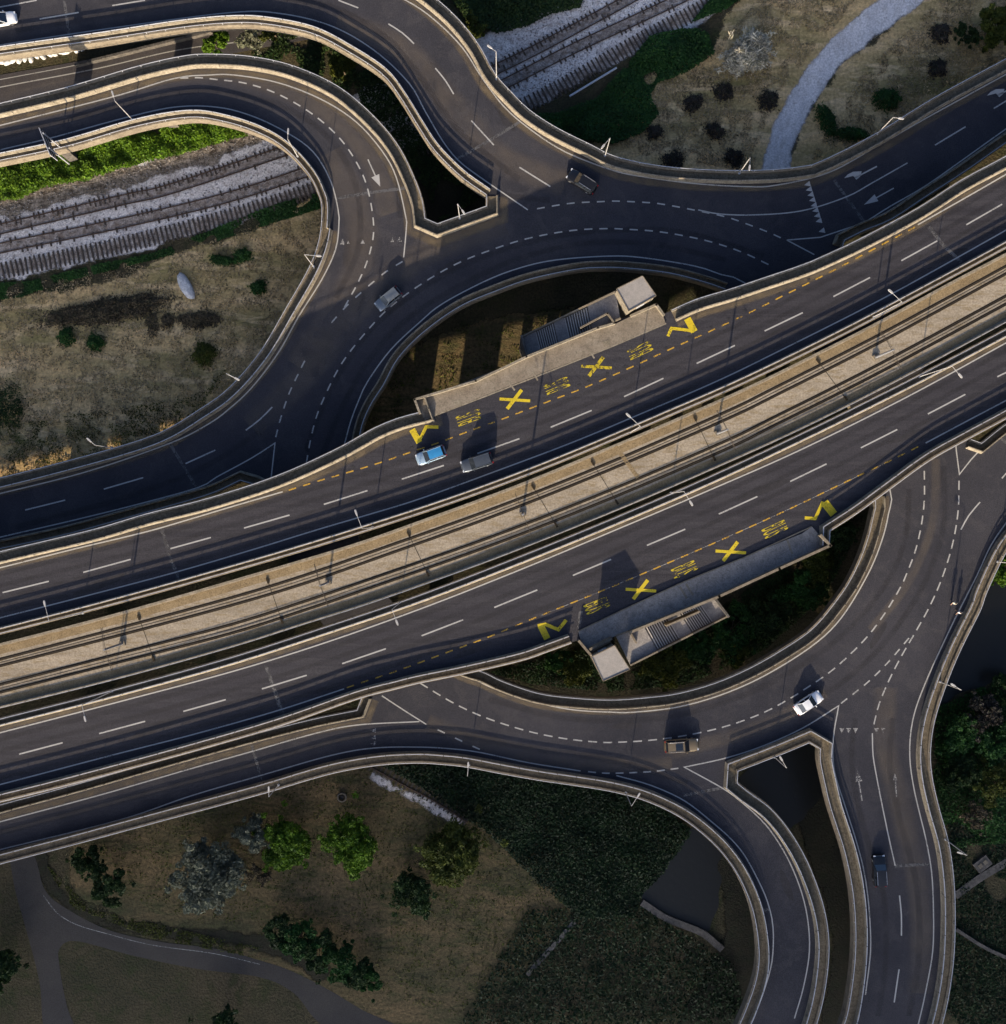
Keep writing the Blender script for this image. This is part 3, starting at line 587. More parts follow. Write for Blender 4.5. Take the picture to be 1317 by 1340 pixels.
# main carriageways
mb = MB()
stroke(mb, [(-60,757),(0,743),(95,719),(191,696),(250,679),(300,664),(370,643.5)], Z2, 0.17)
stroke(mb, [(1201.5,294),(1279,250),(1317,228),(1380,192)], Z2, 0.17)
stroke(mb, [(-60,823),(0,808.5),(112,780),(225.5,750),(325,721),(414,693.6),(482,673.5),(550,652.6),(648,617),(750,578.6),(840,541),(935.6,500),(1017,460.7),(1163,386.7),(1317,301),(1380,265)], Z2, 0.17)
for a in (((3.4,775.5),(64,760.7)),((109,749),(171,732)),((223,718),(276,703.4)),((319.5,691),(379,674)),((424,660),(481,642)),((526,627),(581,609)),((625,593.4),(680,574)),((721,559),(774.5,537)),((817,519),(868.5,495)),((912,475.5),(962,452)),((1001,433),(1051,409)),((1091,388),(1139,363)),((1180,341),(1227,315)),((1265,294),(1312,267))): stroke(mb, a, Z2, 0.19)
mb.build('road_markings', M['white'], roadN)
mb = MB()
stroke(mb, [(-60,974),(0,959),(150,920),(300,880),(420,843),(550,797),(680,746),(800,696),(925,643),(1050,587.7),(1190,518),(1317,448.6),(1380,414)], Z2, 0.17)
stroke(mb, [(-60,1042),(0,1026.8),(150,987.5),(250,962),(360,931),(450.5,901.5)], Z2, 0.17)
stroke(mb, [(1211.8,579.7),(1260,554),(1317,524),(1380,490)], Z2, 0.17)
for a in (((25,987),(82,972)),((130,960),(190,944)),((240,931),(295.5,915.6)),((343,901.5),(401.5,883.7)),((448,868.5),(505,849)),((552,832),(606.6,811)),((647,795),(703.4,772)),((750,753),(800,732)),((847,713.7),(897,692.5)),((941,672.7),(991.5,649.7)),((1034.5,630),(1082,607)),((1127,586),(1174.6,562)),((1214.7,541.7),(1263.7,516)),((1305.6,493),(1340,476))): stroke(mb, a, Z2, 0.19)
mb.build('road_markings', M['white'], roadS)
YN = [(378,641.5),(402,634),(423,627.5),(463,616),(502,604),(541,590.5),(579,577.5),(617,563),(656,549),(692.5,535),(730.5,520.5),(768,506),(823,482),(877,457),(931,432.7),(986,406.7),(1021,389),(1090.6,354),(1143.4,326),(1198,297)]
YS = [(454,900),(476,892.5),(512.5,880.5),(549.7,867),(592.7,851),(634.4,835.6),(672.4,820),(709,805),(743.7,791),(781,776),(822,759),(883.7,732.8),(940,708.4),(1003,680),(1042.7,661.7),(1082,642.8),(1121,624),(1160,605.5),(1202,584.5)]
for pts, par in ((YN, roadN), (YS, roadS)):
    mb = MB(); dashes(mb, pts, Z2, 0.18, 1.05, 2.03); mb.build('yellow_markings', M['yellow'], par)
mb = MB(); stroke(mb, [(709,805),(781,776),(883.7,732.8),(1003,680),(1082,642.8),(1160,605.5)], Z2, 0.07, 0.007); mb.build('thin_line', M['white_thin'], roadS)
# bus bays: zig-zags, crosses, BUS
TZ = [0]
def thick(mb_, pts, w_): TZ[0] = (TZ[0]+1) % 3; stroke(mb_, pts, Z2, w_, 0.014+0.004*TZ[0], False)
mb = MB()
thick(mb, [(539.5,562),(549,579)], 0.85); thick(mb, [(548,578),(558,558.5),(574,559)], 0.42)
thick(mb, [(899.7,416.7),(909,434)], 0.95); thick(mb, [(908.8,433.4),(893,431),(879,429.5),(874.3,440)], 0.42)
def cross(mb_, x, y, k=1.0):
    thick(mb_, [(x-10*k,y+12*k),(x+9*k,y-13*k)], 0.48); thick(mb_, [(x-20*k,y-1*k),(x+20*k,y+1.5*k)], 0.40)
cross(mb, 674, 523)
mb.build('bus_bay_marks', M['yellow_bright'], roadN)
mb = MB(); cross(mb, 781, 480); mb.build('worn_cross', M['yellow_worn'], roadN)
mb = MB()
thick(mb, [(707.7,818.3),(716.5,836)], 0.9); thick(mb, [(704,819),(714,817),(731,824),(741.3,811.5)], 0.46)
thick(mb, [(1079,657),(1091.5,673)], 1.1); thick(mb, [(1053.5,677.6),(1067,678.7),(1077.4,656.5)], 0.42)
cross(mb, 839, 772); cross(mb, 956.7, 722)
mb.build('bus_bay_marks', M['yellow_bright'], roadS)
def text_mesh(s):
    cu = bpy.data.curves.new('t', 'FONT'); cu.body = s; cu.size = 1.0; cu.align_x = 'CENTER'; cu.align_y = 'CENTER'; cu.resolution_u = 3
    o = bpy.data.objects.new('t', cu); C.objects.link(o); dg = bpy.context.evaluated_depsgraph_get(); me = bpy.data.meshes.new_from_object(o.evaluated_get(dg))
    bpy.data.objects.remove(o); return me
tm = text_mesh('BUS'); tm.materials.append(M['yellow_worn'])
tm2 = tm.copy(); tm2.materials.clear(); tm2.materials.append(M['yellow_worn'])
for (x, y, ang, par) in ((615.7,545.8,R(110),roadN),(731,504,R(112),roadN),(839.7,457.7,R(115),roadN),(779.4,793.3,R(-68),roadS),(894,746,R(-67),roadS),(1012.5,693.5,R(-65),roadS)):
    o = link('bus_lettering', tm, None, par); o.location = P(x,y,Z2)+Vector((0,0,0.014)); o.rotation_euler = (0,0,ang); o.scale = (0.86,5.0,1)
for (x, y) in ((462,611),(539,586),(615.7,559.2),(649.7,546.7),(691.6,531.2),(758.4,503.9),(770.6,499.3),(794.9,489.3),(818.5,479.6),(840.4,469.5),(871.7,455.6),(902.7,441),(931,428.5),(954,417),(975.5,406.7),(1021,384),(1058.7,365.5)):
    q = MB(); p = P(x,y,Z2); q.box(p+Vector((0,0,0.012)), (0.42,0.30,0.012), R(24)); q.build('drain_cover', M['tar'], roadN)
mb = MB()
for l in ([(210.7,691),(222,726),(234.6,759.7)],[(1216,296.7),(1236,322),(1258.5,343)]): jointstrip(mb, l, Z2, 0.5)
mb.build('deck_joints', M['joint'], roadN)
mb = MB(); jointstrip(mb, [(348,870.7),(361,908),(373,943.6)], Z2, 0.5); jointstrip(mb, [(757.5,822),(760.5,799)], Z2, 0.5); mb.build('deck_joints', M['joint'], roadS)
# stains: tyre tracks along the lanes
def mid(a, c, t_): 
    pa = smooth(a, Z2, 3.0); pc = smooth(c, Z2, 1.0)
    return [p.lerp(min(pc, key=lambda s: (s-p).length), t_) for p in pa]
EN = [(-60,757),(0,743),(191,696),(370,643.5),(541,590.5),(730.5,520.5),(931,432.7),(1090,354),(1201.5,294),(1317,228),(1380,192)]
ES = [(-60,823),(0,808.5),(225.5,750),(414,693.6),(550,652.6),(750,578.6),(935.6,500),(1163,386.7),(1317,301),(1380,265)]
SN = [(-60,974),(0,959),(300,880),(550,797),(800,696),(1050,587.7),(1317,448.6),(1380,414)]
SS = [(-60,1042),(0,1026.8),(250,962),(450.5,901.5),(634.4,835.6),(883.7,732.8),(1082,642.8),(1211.8,579.7),(1317,524),(1380,490)]
for a, c, par in ((EN,ES,roadN),(SN,SS,roadS)):
    for t_ in (0.13,0.36,0.62,0.88): band(mid(a,c,t_), -0.45, 0.45, 0.005, 'tyre_stain', M['tyre_stain'], par, True)
for pts, w_ in (([(250,84),(310,82),(370,92),(430,117),(475,150),(505,190),(520,232),(524,285)],0),([(460,60),(515,105),(548,160),(580,205),(640,250),(720,262)],1),([(420,600),(445,540),(480,475),(530,420),(600,375),(680,338),(770,318),(860,320),(950,340)],1),([(400,590),(428,520),(470,450),(520,400),(600,350),(700,315),(800,301),(900,305),(1000,335)],0),([(1235,610),(1236,680),(1222,735),(1195,790),(1150,850),(1100,895),(1040,930)],1),([(1190,640),(1186,700),(1165,755),(1120,815),(1050,870),(960,915),(860,940),(740,940),(640,915)],0),([(-40,1100),(150,1050),(350,995),(470,962),(570,958),(700,980),(800,995),(900,1025)],1),([(1120,940),(1115,1000),(1130,1080),(1155,1160),(1160,1250),(1150,1330)],1),([(1170,940),(1165,1000),(1180,1080),(1200,1160),(1203,1250),(1190,1330)],1),([(20,690),(150,655),(260,615),(340,565)],1),([(20,40),(150,18),(300,-5),(420,5),(500,45),(550,100),(600,170),(680,235)],0),([(0,180),(160,138),(270,118),(370,140),(430,180),(465,240),(470,320),(440,390)],1)):
    band(smooth(pts, Z1, 1.5), -0.6, 0.6, 0.005, 'tyre_stain', M['tyre_stain'], road1, True)
for pts, w_ in (([(0,140),(120,112),(240,92),(330,100),(420,140),(480,200),(510,280)],2.2),([(440,30),(520,60),(570,110),(610,160),(660,210),(740,240)],2.6),([(430,200),(470,280),(470,350),(440,410),(390,480)],3.0),([(1160,900),(1160,980),(1185,1080),(1205,1180),(1205,1300)],2.2),([(330,560),(400,490),(470,400),(560,330),(660,290)],2.6),([(560,945),(640,975),(740,1000),(880,1000)],1.5),([(1225,600),(1222,680),(1190,760),(1140,825)],0.9),([(880,985),(1000,950),(1080,905)],1.4)):
    band(smooth(pts, Z1, 1.5), -w_, w_, 0.0035, 'dust_stain', M['dust_stain'], road1, True)
def blot(par, px, py, z, L, w_, ang, seed):
    rr = random.Random(seed); p = P(px,py,z); q = MB(); n = 14; d = Vector((math.cos(ang),math.sin(ang),0)); e = Vector((-d.y,d.x,0))
    q.poly([p+d*L*math.cos(2*math.pi*i/n)*rr.uniform(0.8,1.1)+e*w_*math.sin(2*math.pi*i/n)*rr.uniform(0.8,1.1)+Vector((0,0,0.0025)) for i in range(n)]); q.build('asphalt_patch', M['oil_patch'], par)
for (x,y,L,w_,a) in ((662,152,2.6,0.8,-60),(455,330,2.2,0.6,80),(590,350,3.0,0.7,25),(1180,180,3,0.6,30),(1150,830,2.4,0.6,60),(820,950,2.5,0.5,3),(1175,1060,3,0.5,95),(1030,1160,2.5,0.6,110),(380,1010,3,0.5,15)): blot(road1,x,y,Z1,L,w_,R(a),int(x))
for (par,x,y,L,w_) in ((roadN,130,765,4,0.6),(roadN,450,690,3,0.5),(roadN,880,520,4,0.6),(roadN,1240,335,3,0.6),(roadS,200,955,4,0.6),(roadS,620,850,3,0.5),(roadS,1000,640,4,0.6),(roadS,1190,570,3,0.4)): blot(par,x,y,Z2,L,w_,AR,int(x))
for par, pts in ((roadN,[(380,628),(460,592),(540,556)]),(roadN,[(890,412),(1000,372),(1100,335)])):
    band(smooth(pts, Z2, 1.5), -0.9, 0.9, 0.0035, 'dust_stain', M['dust_stain'], par, True)
# ================================================================ BUS STOPS (platforms, stairs, lift towers)
def prism(mb_, pts, z0, z1):
    """vertical prism from world xy points"""
    n = len(pts); a = [Vector((p[0],p[1],z0)) for p in pts]; c = [Vector((p[0],p[1],z1)) for p in pts]
    if area(a) < 0: a = a[::-1]; c = c[::-1]
    tris = tessellate_polygon([c]); mb_.add(a+c, [tuple(n+i for i in upface(c,t_)) for t_ in tris]+[tuple(i for i in upface(c,t_)[::-1]) for t_ in tris]+[(i,(i+1)%n,n+(i+1)%n,n+i) for i in range(n)])
def wallseg(mb_, a, c, z0, z1, th=0.25):
    a = Vector((a[0],a[1],0)); c = Vector((c[0],c[1],0)); d = c-a; q = (a+c)/2
    mb_.box((q.x,q.y,(z0+z1)/2), (d.length+th*0.9, th, z1-z0), math.atan2(d.y,d.x))
def PZ(x, y, z=Z2): return P(x, y, z)
pl = tag(empty('bus_platform', PZ(700,480)), 'tan bus platform at the far carriageway, under two pole shadows', 'bus platform')
pr = tag(empty('bus_platform', PZ(920,770)), 'grey bus platform at the near carriageway, with blue-grey stains', 'bus platform')
def local(obj, par): obj.location = -par.location; obj.parent = par; return obj
q = MB(); prism(q, W([(556,548),(550,541),(545,525),(689,468.5),(782,431),(803.5,425),(825,414.5),(858,400.5),(867.5,411.5),(871,423),(800,453)], Z2), Z2-0.01, Z2+0.16); local(q.build('paving', M['platform']), pl)
q = MB(); stroke(q, [(556,549),(640,517),(720,486),(800,454),(872,423.5)], Z2, 0.18, 0.17, False); local(q.build('kerb', M['concrete_pale']), pl)
q = MB()
for a, c in (((543.5,523.5),(623,499.5)),((623,499.5),(689,468)),((689,468),(782,430.5)),((782,430.5),(803,424.5))): wallseg(q, PZ(*a), PZ(*c), Z2-1.2, Z2+1.0, 0.28)
wallseg(q, PZ(543.5,523.5), PZ(550,541), Z2-1.2, Z2+1.0, 0.3); wallseg(q, PZ(826,414), PZ(858,400), Z2-1.2, Z2+1.0, 0.3); wallseg(q, PZ(858,400), PZ(867.5,413), Z2-1.2, Z2+1.0, 0.3)
local(q.build('wall', M['concrete_pale']), pl)
for a, c in (((548,529),(556,546)),((665,499),(674,511)),((697,486),(704,498)),((770,457),(778,469))): q = MB(); stroke(q, [a,c], Z2, 0.22, 0.172, False); local(q.build('paving_joint', M['concrete_pale']), pl)
for x, y in ((599,527),(794,449)): q = MB(); q.box(PZ(x,y,Z2+0.17), (0.9,0.7,0.02), R(20)); local(q.build('inspection_cover', M['concrete_pale']), pl)
q = MB(); prism(q, W([(757,826),(760,838),(772,853),(798.5,835),(825,825.5),(939,779),(1017,743),(1082,713),(1072,700),(1062.5,689),(1050,698),(895.8,761)], Z2), Z2-0.01, Z2+0.16); local(q.build('paving', M['platform_grey']), pr)
q = MB(); stroke(q, [(757,826),(826,793),(895.8,761),(975,729),(1062.5,689)], Z2, 0.16, 0.17, False); local(q.build('kerb', M['concrete']), pr)
q = MB()
for a, c in (((825,825.5),(939,779.5)),((939,779.5),(1017,743.5)),((1017,743.5),(1083,713.5)),((1083,713.5),(1071,700.5)),((757.5,838),(771,854)),((772,848),(798.5,834.5))): wallseg(q, PZ(*a), PZ(*c), Z2-1.2, Z2+1.45, 0.34)
local(q.build('wall', M['concrete']), pr)
for a, c in (((890,768),(899,783)),((898,764),(907,779)),((1030,706),(1037,725))): q = MB(); stroke(q, [a,c], Z2, 0.3, 0.172, False); local(q.build('paving_joint', M['platform']), pr)
# shelters' sockets / little brackets on the platform walls
def stairs(name, label, top_in, top_out, bot_in, bot_out, fl, walls_z, low):
    """stair wing: corners as traced; fl = list of (t0, t1, z0, z1, steps)"""
    r = tag(empty(name, PZ(*top_in)), label, 'staircase')
    def at(t_, s, z):
        zz = z
        a = Vector(top_in).lerp(Vector(bot_in), t_); c = Vector(top_out).lerp(Vector(bot_out), t_); p = a.lerp(c, s); return P(p.x, p.y, zz)
    for (t0, t1, za, zb, n) in fl:
        q = MB()
        if n == 0:
            pts = [at(t0,0.0,za), at(t1,0.0,za), at(t1,1.0,za), at(t0,1.0,za)]; prism(q, pts, za-0.35, za); local(q.build('landing', M['stair']), r)
        else:
            for k in range(n):
                u0 = t0+(t1-t0)*k/n; u1 = t0+(t1-t0)*(k+1)/n; z = za+(zb-za)*(k+0.5)/n
                pts = [at(u0,0.04,z), at(u1,0.04,z), at(u1,0.96,z), at(u0,0.96,z)]; prism(q, pts, z-0.5, z)
                e = u0+(u1-u0)*(0.62 if zb < za else 0.0); e2 = u0+(u1-u0)*0.98
                pts = [at(e,0.06,z), at(e2,0.06,z), at(e2,0.94,z), at(e,0.94,z)]; q.mi = 1; prism(q, pts, z+0.003, z+0.012); q.mi = 0  # pale stripe added along each step to set the steps apart
            local(q.build('flight', [M['concrete_dark'], M['step_stripe']]), r)
    q = MB()
    for s, zz in ((0.0,walls_z[0]),(1.0,walls_z[1])):
        for (t0, t1, za, zb, n) in fl:
            a = at(t0,s,za); c = at(t1,s,zb); d = (c-a); nn = Vector((-d.y,d.x,0)).normalized()*0.11
            v = [a+nn, a-nn, c-nn, c+nn]; q.add([x+Vector((0,0,-0.6)) for x in v]+[x+Vector((0,0,zz)) for x in v], [(3,2,1,0),(4,5,6,7),(0,1,5,4),(1,2,6,5),(2,3,7,6),(3,0,4,7)])
    local(q.build('side_walls', M['concrete'], recalc=True), r)
    q = MB(); e = [at(1.0,0.0,low), at(1.0,1.0,low)]; wallseg(q, e[0], e[1], -0.5, low+0.9, 0.3)
    for t_ in (0.35, 0.7):
        a = at(t_,0.5,low-1); q.box((a.x,a.y,(low-1)/2), (0.8,2.2,low+0.2), AR)
    local(q.build('end_wall', M['concrete_dark']), r); return r
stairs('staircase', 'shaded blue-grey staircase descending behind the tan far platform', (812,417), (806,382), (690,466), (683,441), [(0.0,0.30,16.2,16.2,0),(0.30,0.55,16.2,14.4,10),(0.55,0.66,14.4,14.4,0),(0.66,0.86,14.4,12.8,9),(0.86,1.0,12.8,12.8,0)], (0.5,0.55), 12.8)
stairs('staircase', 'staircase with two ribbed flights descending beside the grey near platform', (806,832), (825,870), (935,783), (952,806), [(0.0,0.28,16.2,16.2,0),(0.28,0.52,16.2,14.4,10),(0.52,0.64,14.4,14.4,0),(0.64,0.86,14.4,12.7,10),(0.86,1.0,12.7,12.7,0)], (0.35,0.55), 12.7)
# wells between stairs and platforms: short walls
q = MB()
for a, c in (((760,430),(794.5,411.5)),((794.5,411.5),(803,424))): wallseg(q, PZ(*a), PZ(*c), Z2-1.5, Z2+1.0, 0.22)
wl = tag(q.build('parapet_wall', M['concrete']), 'low angled wall round the stair well of the far bus platform', 'low wall')
q = MB()
for a, c in (((771,853),(797,839)),((823.5,826),(832,840)),((872,818),(914,800))): wallseg(q, PZ(*a), PZ(*c), Z2-1.5, Z2+0.9, 0.25)
wl = tag(q.build('parapet_wall', M['concrete']), 'low walls round the stair well of the near bus platform', 'low wall')
def tower(roofpts, zt, label):
    c = sum(((P(*p, zt)) for p in roofpts), Vector())/4; r = tag(empty('lift_tower', (c.x,c.y,0)), label, 'lift tower'); pts = [P(*p, zt)-Vector((c.x,c.y,0)) for p in roofpts]
    q = MB(); prism(q, [p*0.95 for p in pts], -0.2, zt-0.25); q.build('shaft', M['concrete_pale'], r)
    q = MB(); prism(q, pts, zt-0.249, zt+0.05); q.build('roof', M['roof'], r)
    q = MB(); 
    for a, b_ in zip(pts, pts[1:]+pts[:1]): wallseg(q, a, b_, zt+0.05, zt+0.13, 0.10)
    q.build('roof_rim', M['concrete'], r)
    # door towards the platform
    a, b_ = pts[3]*0.955, pts[2]*0.955; e = (a+b_)/2; d = b_-a; q = MB(); q.box((e.x,e.y,Z2+1.1), (1.2,0.06,2.1), math.atan2(d.y,d.x)); q.build('door', M['galvanised'], r)
    return r
tower([(807,378),(841,361),(859,387),(823,407)], 19.8, 'lift tower with flat roof and cream walls at the end of the tan platform')
tower([(774.5,859.5),(804.5,844.5),(824.5,876),(789.5,891.5)][::-1], 19.8, 'lift tower with a square pale roof at the end of the grey near platform')

# ================================================================ LAMPS
def lamp_parts(h, arm, ang, tilt=0.06):
    r = empty('street_lamp'); q = MB(); q.tube((0,0,0),(0,0,0.35),0.16,0.16,10); q.build('base', M['galvanised'], r)
    q = MB(); q.tube((0,0,0.3),(0,0,h),0.075,0.045,8); q.build('pole', M['lamp_pale'], r)
    d = Vector((math.cos(ang), math.sin(ang), 0)); e = d*arm+Vector((0,0,h+arm*tilt))
    if arm > 0.3: q = MB(); q.tube((0,0,h-0.02), e, 0.04, 0.03, 8); q.build('arm', M['lamp_pale'], r)
    q = MB(); M3 = Matrix.Rotation(ang,3,'Z')
    vs = [Vector((x,y,z)) for z in (0.0,0.10) for x,y in ((-0.05,-0.08),(0.2,-0.14),(0.62,-0.13),(0.75,-0.05),(0.75,0.05),(0.62,0.13),(0.2,0.14),(-0.05,0.08))]
    vs = [e + M3 @ (v if v.z == 0 else Vector((v.x*0.93+0.02,v.y*0.8,v.z+0.04))) for v in vs]
    q.add(vs, [tuple(range(7,-1,-1)), tuple(range(8,16))]+[(i,(i+1)%8,8+(i+1)%8,8+i) for i in range(8)]); hd = q.build('lamp_head', M['lamp_pale'], r)
    q = MB(); q.box(e+d*0.42+Vector((0,0,-0.03)), (0.4,0.18,0.05), ang); q.build('glass', M['glass_lamp'], hd)
    return r
LAMPS = [ # base px, z, height, head px (or None)
 ((109,802),Z2,11.3,(59,789),'lamp nearest the left edge, its head over the far carriageway'),
 ((488,690),Z2,11.3,(466,670),'lamp on the parapet between far carriageway and tram deck, left of the blue-roofed car'),
 ((825,566),Z2,11.0,(822,543),'lamp beside the far carriageway, third from the left edge'),
 ((1143,415),Z2,10.8,(1165,381),'lamp between far carriageway and tram deck nearest the right edge'),
 ((148,904),Z2,11.0,(112,941),'lamp between tram deck and near carriageway, nearest the left edge'),
 ((524,788),Z2,11.0,(520,815),'lamp between tram deck and near carriageway, right above the lone beams in the gap'),
 ((878,645),Z2,11.0,(905,659),'lamp between tram deck and near carriageway, above the yellow crosses'),
 ((1203,493),Z2,11.0,(1257,492),'lamp between tram deck and near carriageway, nearest the right edge'),
 ((650,104),Z1,9.5,(645,64),'lamp rising in front of the railway tracks at the top'),
 ((792,204),Z1,7.5,(789,192),'lamp behind the black car at the top of the ring'),
 ((967.5,227),Z1,7.0,(981,220),'lamp by the lower end of the gravel track'),
 ((1147,176),Z1,6.8,(1173,154),'lamp beside the round green bush on the right'),
 ((602,286),Z1,7.5,(607,278),'lamp on the blunt end of the dark opening between the upper left ramps'),
 ((174,157),Z1,7.2,(149,127),'lamp on the upper left ramp above the vivid green creepers'),
 ((390,205),Z1,7.4,(377,176),'lamp where the upper left ramp bends over the railway'),
 ((411,349),Z1,7.4,(418,335),'lamp at the tight bend right of the field, above the gravel edge'),
 ((313,497),Z1,7.2,(311,496),'lamp on the straight edge at the lower right corner of the field'),
 ((147,586),Z1,6.6,(124,582),'lamp over the sunlit strip of grass below the field'),
 ((614,1001),Z1,6.6,(613,1000),'lamp on the lower ring edge above the ivy bank'),
 ((819,1037),Z1,7.2,(836,1040),'lamp where the lowest ramp leaves the ring'),
 ((1013,990),Z1,7.0,(1022,992),'lamp on the blunt end of the dark wedge between the lower right ramps'),
 ((1230,892),Z1,7.4,(1247,896),'lamp leaning over the dark water on the right'),
 ((1237,1098),Z1,7.4,(1262,1118),'lamp on the lower right ramp beside the small concrete slab'),
 ((365,1027),Z1,6.6,(352,1040),'lamp on the lower left ramp over the grey-green tree'),
 ((1305,735),Z1,7.2,(1330,740),'lamp at the extreme right edge above the bright green bush'),
]
for base, z, h, hd, lab in LAMPS:
    p = P(*base, z); e = P(hd[0], hd[1], z+h); d = Vector((e.x-p.x, e.y-p.y, 0)); L = d.length
    # the head must sit level with the pole's top: keep the arm a realistic length
    arm = min(2.4, max(0.9, L)); r = lamp_parts(h, arm-0.4 if arm > 1.2 else 0.7, math.atan2(d.y, d.x)); r.location = p; tag(r, lab, 'street lamp', 'street lamps of the interchange')
# the road sign on the upper left ramp
c = P(66,184,Z1); r = tag(empty('road_sign', c), 'large road sign on two posts at the edge of the upper left ramp', 'road sign')
a = P(57,173,Z1+4.5)-c; b_ = P(70,205,Z1+4.5)-c; d = b_-a; ang = math.atan2(d.y,d.x); e = (a+b_)/2
q = MB(); q.box((e.x,e.y,4.6),(4.0,0.08,2.6),ang); q.build('panel', M['galvanised'], r)
q = MB()
for hh in (3.7,4.6,5.5): q.box((e.x+0.12*math.sin(ang)*-1,e.y+0.12*math.cos(ang),hh),(3.9,0.10,0.12),ang)
q.build('stiffeners', M['dark_steel'], r)
for s_ in (-1.1,1.1):
    q = MB(); x = e.x+math.cos(ang)*s_-math.sin(ang)*0.25; y = e.y+math.sin(ang)*s_+math.cos(ang)*0.25; q.tube((x,y,-1.0),(x,y,5.9),0.10,0.10,8); q.build('post', M['galvanised'], r)

# ================================================================ CARS
M['tyre'] = plain('tyre', (0.015,0.015,0.016), 0.85); M['rim'] = plain('rim', (0.35,0.36,0.38), 0.35, 0.8)
M['glass'] = plain('car_glass', (0.012,0.016,0.022), 0.06, 0, 0.3, 0.8); M['chrome'] = plain('chrome', (0.70,0.71,0.73), 0.25, 0.9)
M['headlight'] = plain('headlight', (0.65,0.67,0.70), 0.12, 0.2); M['taillight'] = plain('taillight', (0.28,0.012,0.01), 0.2)
M['trim'] = plain('trim', (0.02,0.02,0.022), 0.6)
def paint(name, c, rough=0.28, metal=0.35): return plain(name, c, rough, metal, 0.8)
def interp(tab, x):
    for (x0, *a), (x1, *c) in zip(tab[:-1], tab[1:]):
        if x0 <= x <= x1: t_ = (x-x0)/(x1-x0); return [u*(1-t_)+v*t_ for u, v in zip(a, c)]
    return list(tab[-1][1:])
def car(px, py, z, head, L, Wd, Ht, kind, body, roof, label, rails=False, sunroof=False):
    px = CX+(px-CX)*0.995; py = CY+(py-CY)*0.995   # traced at half the car's height
    r = tag(empty('car', P(px,py,z), R(head)), label, 'car', 'cars on the interchange'); hw = Wd/2; h = L/2
    # body: sections along the length (x: front positive); belt height and half width
    bh = Ht*0.60
    tab = [(-1.0,0.70,bh*0.62),(-0.97,0.86,bh*0.88),(-0.85,0.97,bh*0.98),(-0.5,1.0,bh),(0.0,1.0,bh*0.985),(0.35,0.99,bh*0.95),(0.62,0.97,bh*0.90),(0.86,0.91,bh*0.82),(0.96,0.78,bh*0.70),(1.0,0.60,bh*0.52)]
    q = MB(); N = 26; K = 11; vs = []
    for i in range(N):
        x = -1+2*i/(N-1); wv, tz = interp(tab, x); wv *= hw
        ax = abs(x*h); arch = 0.0
        for wx in (-0.60, 0.64):
            dd = abs(x-wx)*h
            if dd < 0.38: arch = max(arch, math.sqrt(0.38**2-dd**2))
        sill = 0.20+arch*0.95; sill = min(sill, tz-0.12)
        prof = [(-0.86,sill),(-0.985,min(sill+0.10,tz-0.1)),(-1.0,tz*0.72 if tz*0.72>sill+0.1 else tz-0.08),(-0.955,tz*0.93),(-0.80,tz*1.0),(0,tz*1.025)]
        prof = prof + [(-a_,b2) for a_, b2 in prof[:-1][::-1]]
        for a_, b2 in prof: vs.append((x*h, a_*wv, b2))
    K = 11; fs = []
    for i in range(N-1):
        for j in range(K-1): fs.append((i*K+j,(i+1)*K+j,(i+1)*K+j+1,i*K+j+1)[::-1])
        fs.append((i*K+K-1,(i+1)*K+K-1,(i+1)*K,i*K)[::-1])
    fs += [tuple(range(K)), tuple((N-1)*K+j for j in range(K-1,-1,-1))]
    q.add(vs, fs); bd = q.build('body', body, r, True, True)
    if kind == 'suv': g = [(-0.93,0.80,0.0),(-0.83,0.78,1.0),(0.12,0.76,1.0),(0.42,0.80,0.0)]
    elif kind == 'sedan': g = [(-0.72,0.74,0.0),(-0.42,0.72,1.0),(0.08,0.72,1.0),(0.42,0.80,0.0)]
    else: g = [(-0.92,0.78,0.0),(-0.76,0.75,1.0),(0.12,0.75,1.0),(0.46,0.80,0.0)]
    zb = bh*0.97; zt = Ht-0.03
    x0,x1,x2,x3 = [t_[0]*h for t_ in g]; wb = hw*0.90; wt = hw*g[1][1]*0.96
    def V(x,y,z_): return (x,y,z_)
    def glass(name, pts): q = MB(); q.add(pts, [tuple(range(len(pts)))]); return q.build(name, M['glass'], r)
    fr = 0.05
    glass('windscreen', [V(x3,-wb*0.92,zb),V(x3,wb*0.92,zb),V(x2+0.03,wt*0.97,zt-0.02),V(x2+0.03,-wt*0.97,zt-0.02)])
    glass('rear_window', [V(x0,wb*0.9,zb),V(x0,-wb*0.9,zb),V(x1-0.02,-wt*0.95,zt-0.02),V(x1-0.02,wt*0.95,zt-0.02)])
    for s_ in (-1,1):
        for (xa,xb,xc,xd) in ((x0+0.06,(x1+x2)/2-0.05,(x1+x2)/2-0.05,x1+0.03),((x1+x2)/2+0.05,x3-0.10,x2,(x1+x2)/2+0.05)):
            pts = [V(xa,s_*(wb+0.005),zb),V(xb,s_*(wb+0.005),zb),V(xc,s_*(wt+0.01),zt-0.04),V(xd,s_*(wt+0.01),zt-0.04)]; glass('side_window', pts if s_ < 0 else pts[::-1])
    # roof with pillars: inner shell a little inside the glass
    q = MB(); nu = 7; rv = []
    for i in range(nu):
        x = x1-0.03+(x2-x1+0.06)*i/(nu-1); e = abs(2*i/(nu-1)-1)
        for j in range(5):
            y = -1+2*j/4; rv.append((x, y*(wt+0.02)*(1-0.05*e**3), zt+0.035-0.03*abs(y)**2.5-0.02*e**3))
    q.add(rv, [(i*5+j,(i+1)*5+j,(i+1)*5+j+1,i*5+j+1) for i in range(nu-1) for j in range(4)])
    rf = q.build('roof', roof, r, True)
    q = MB()
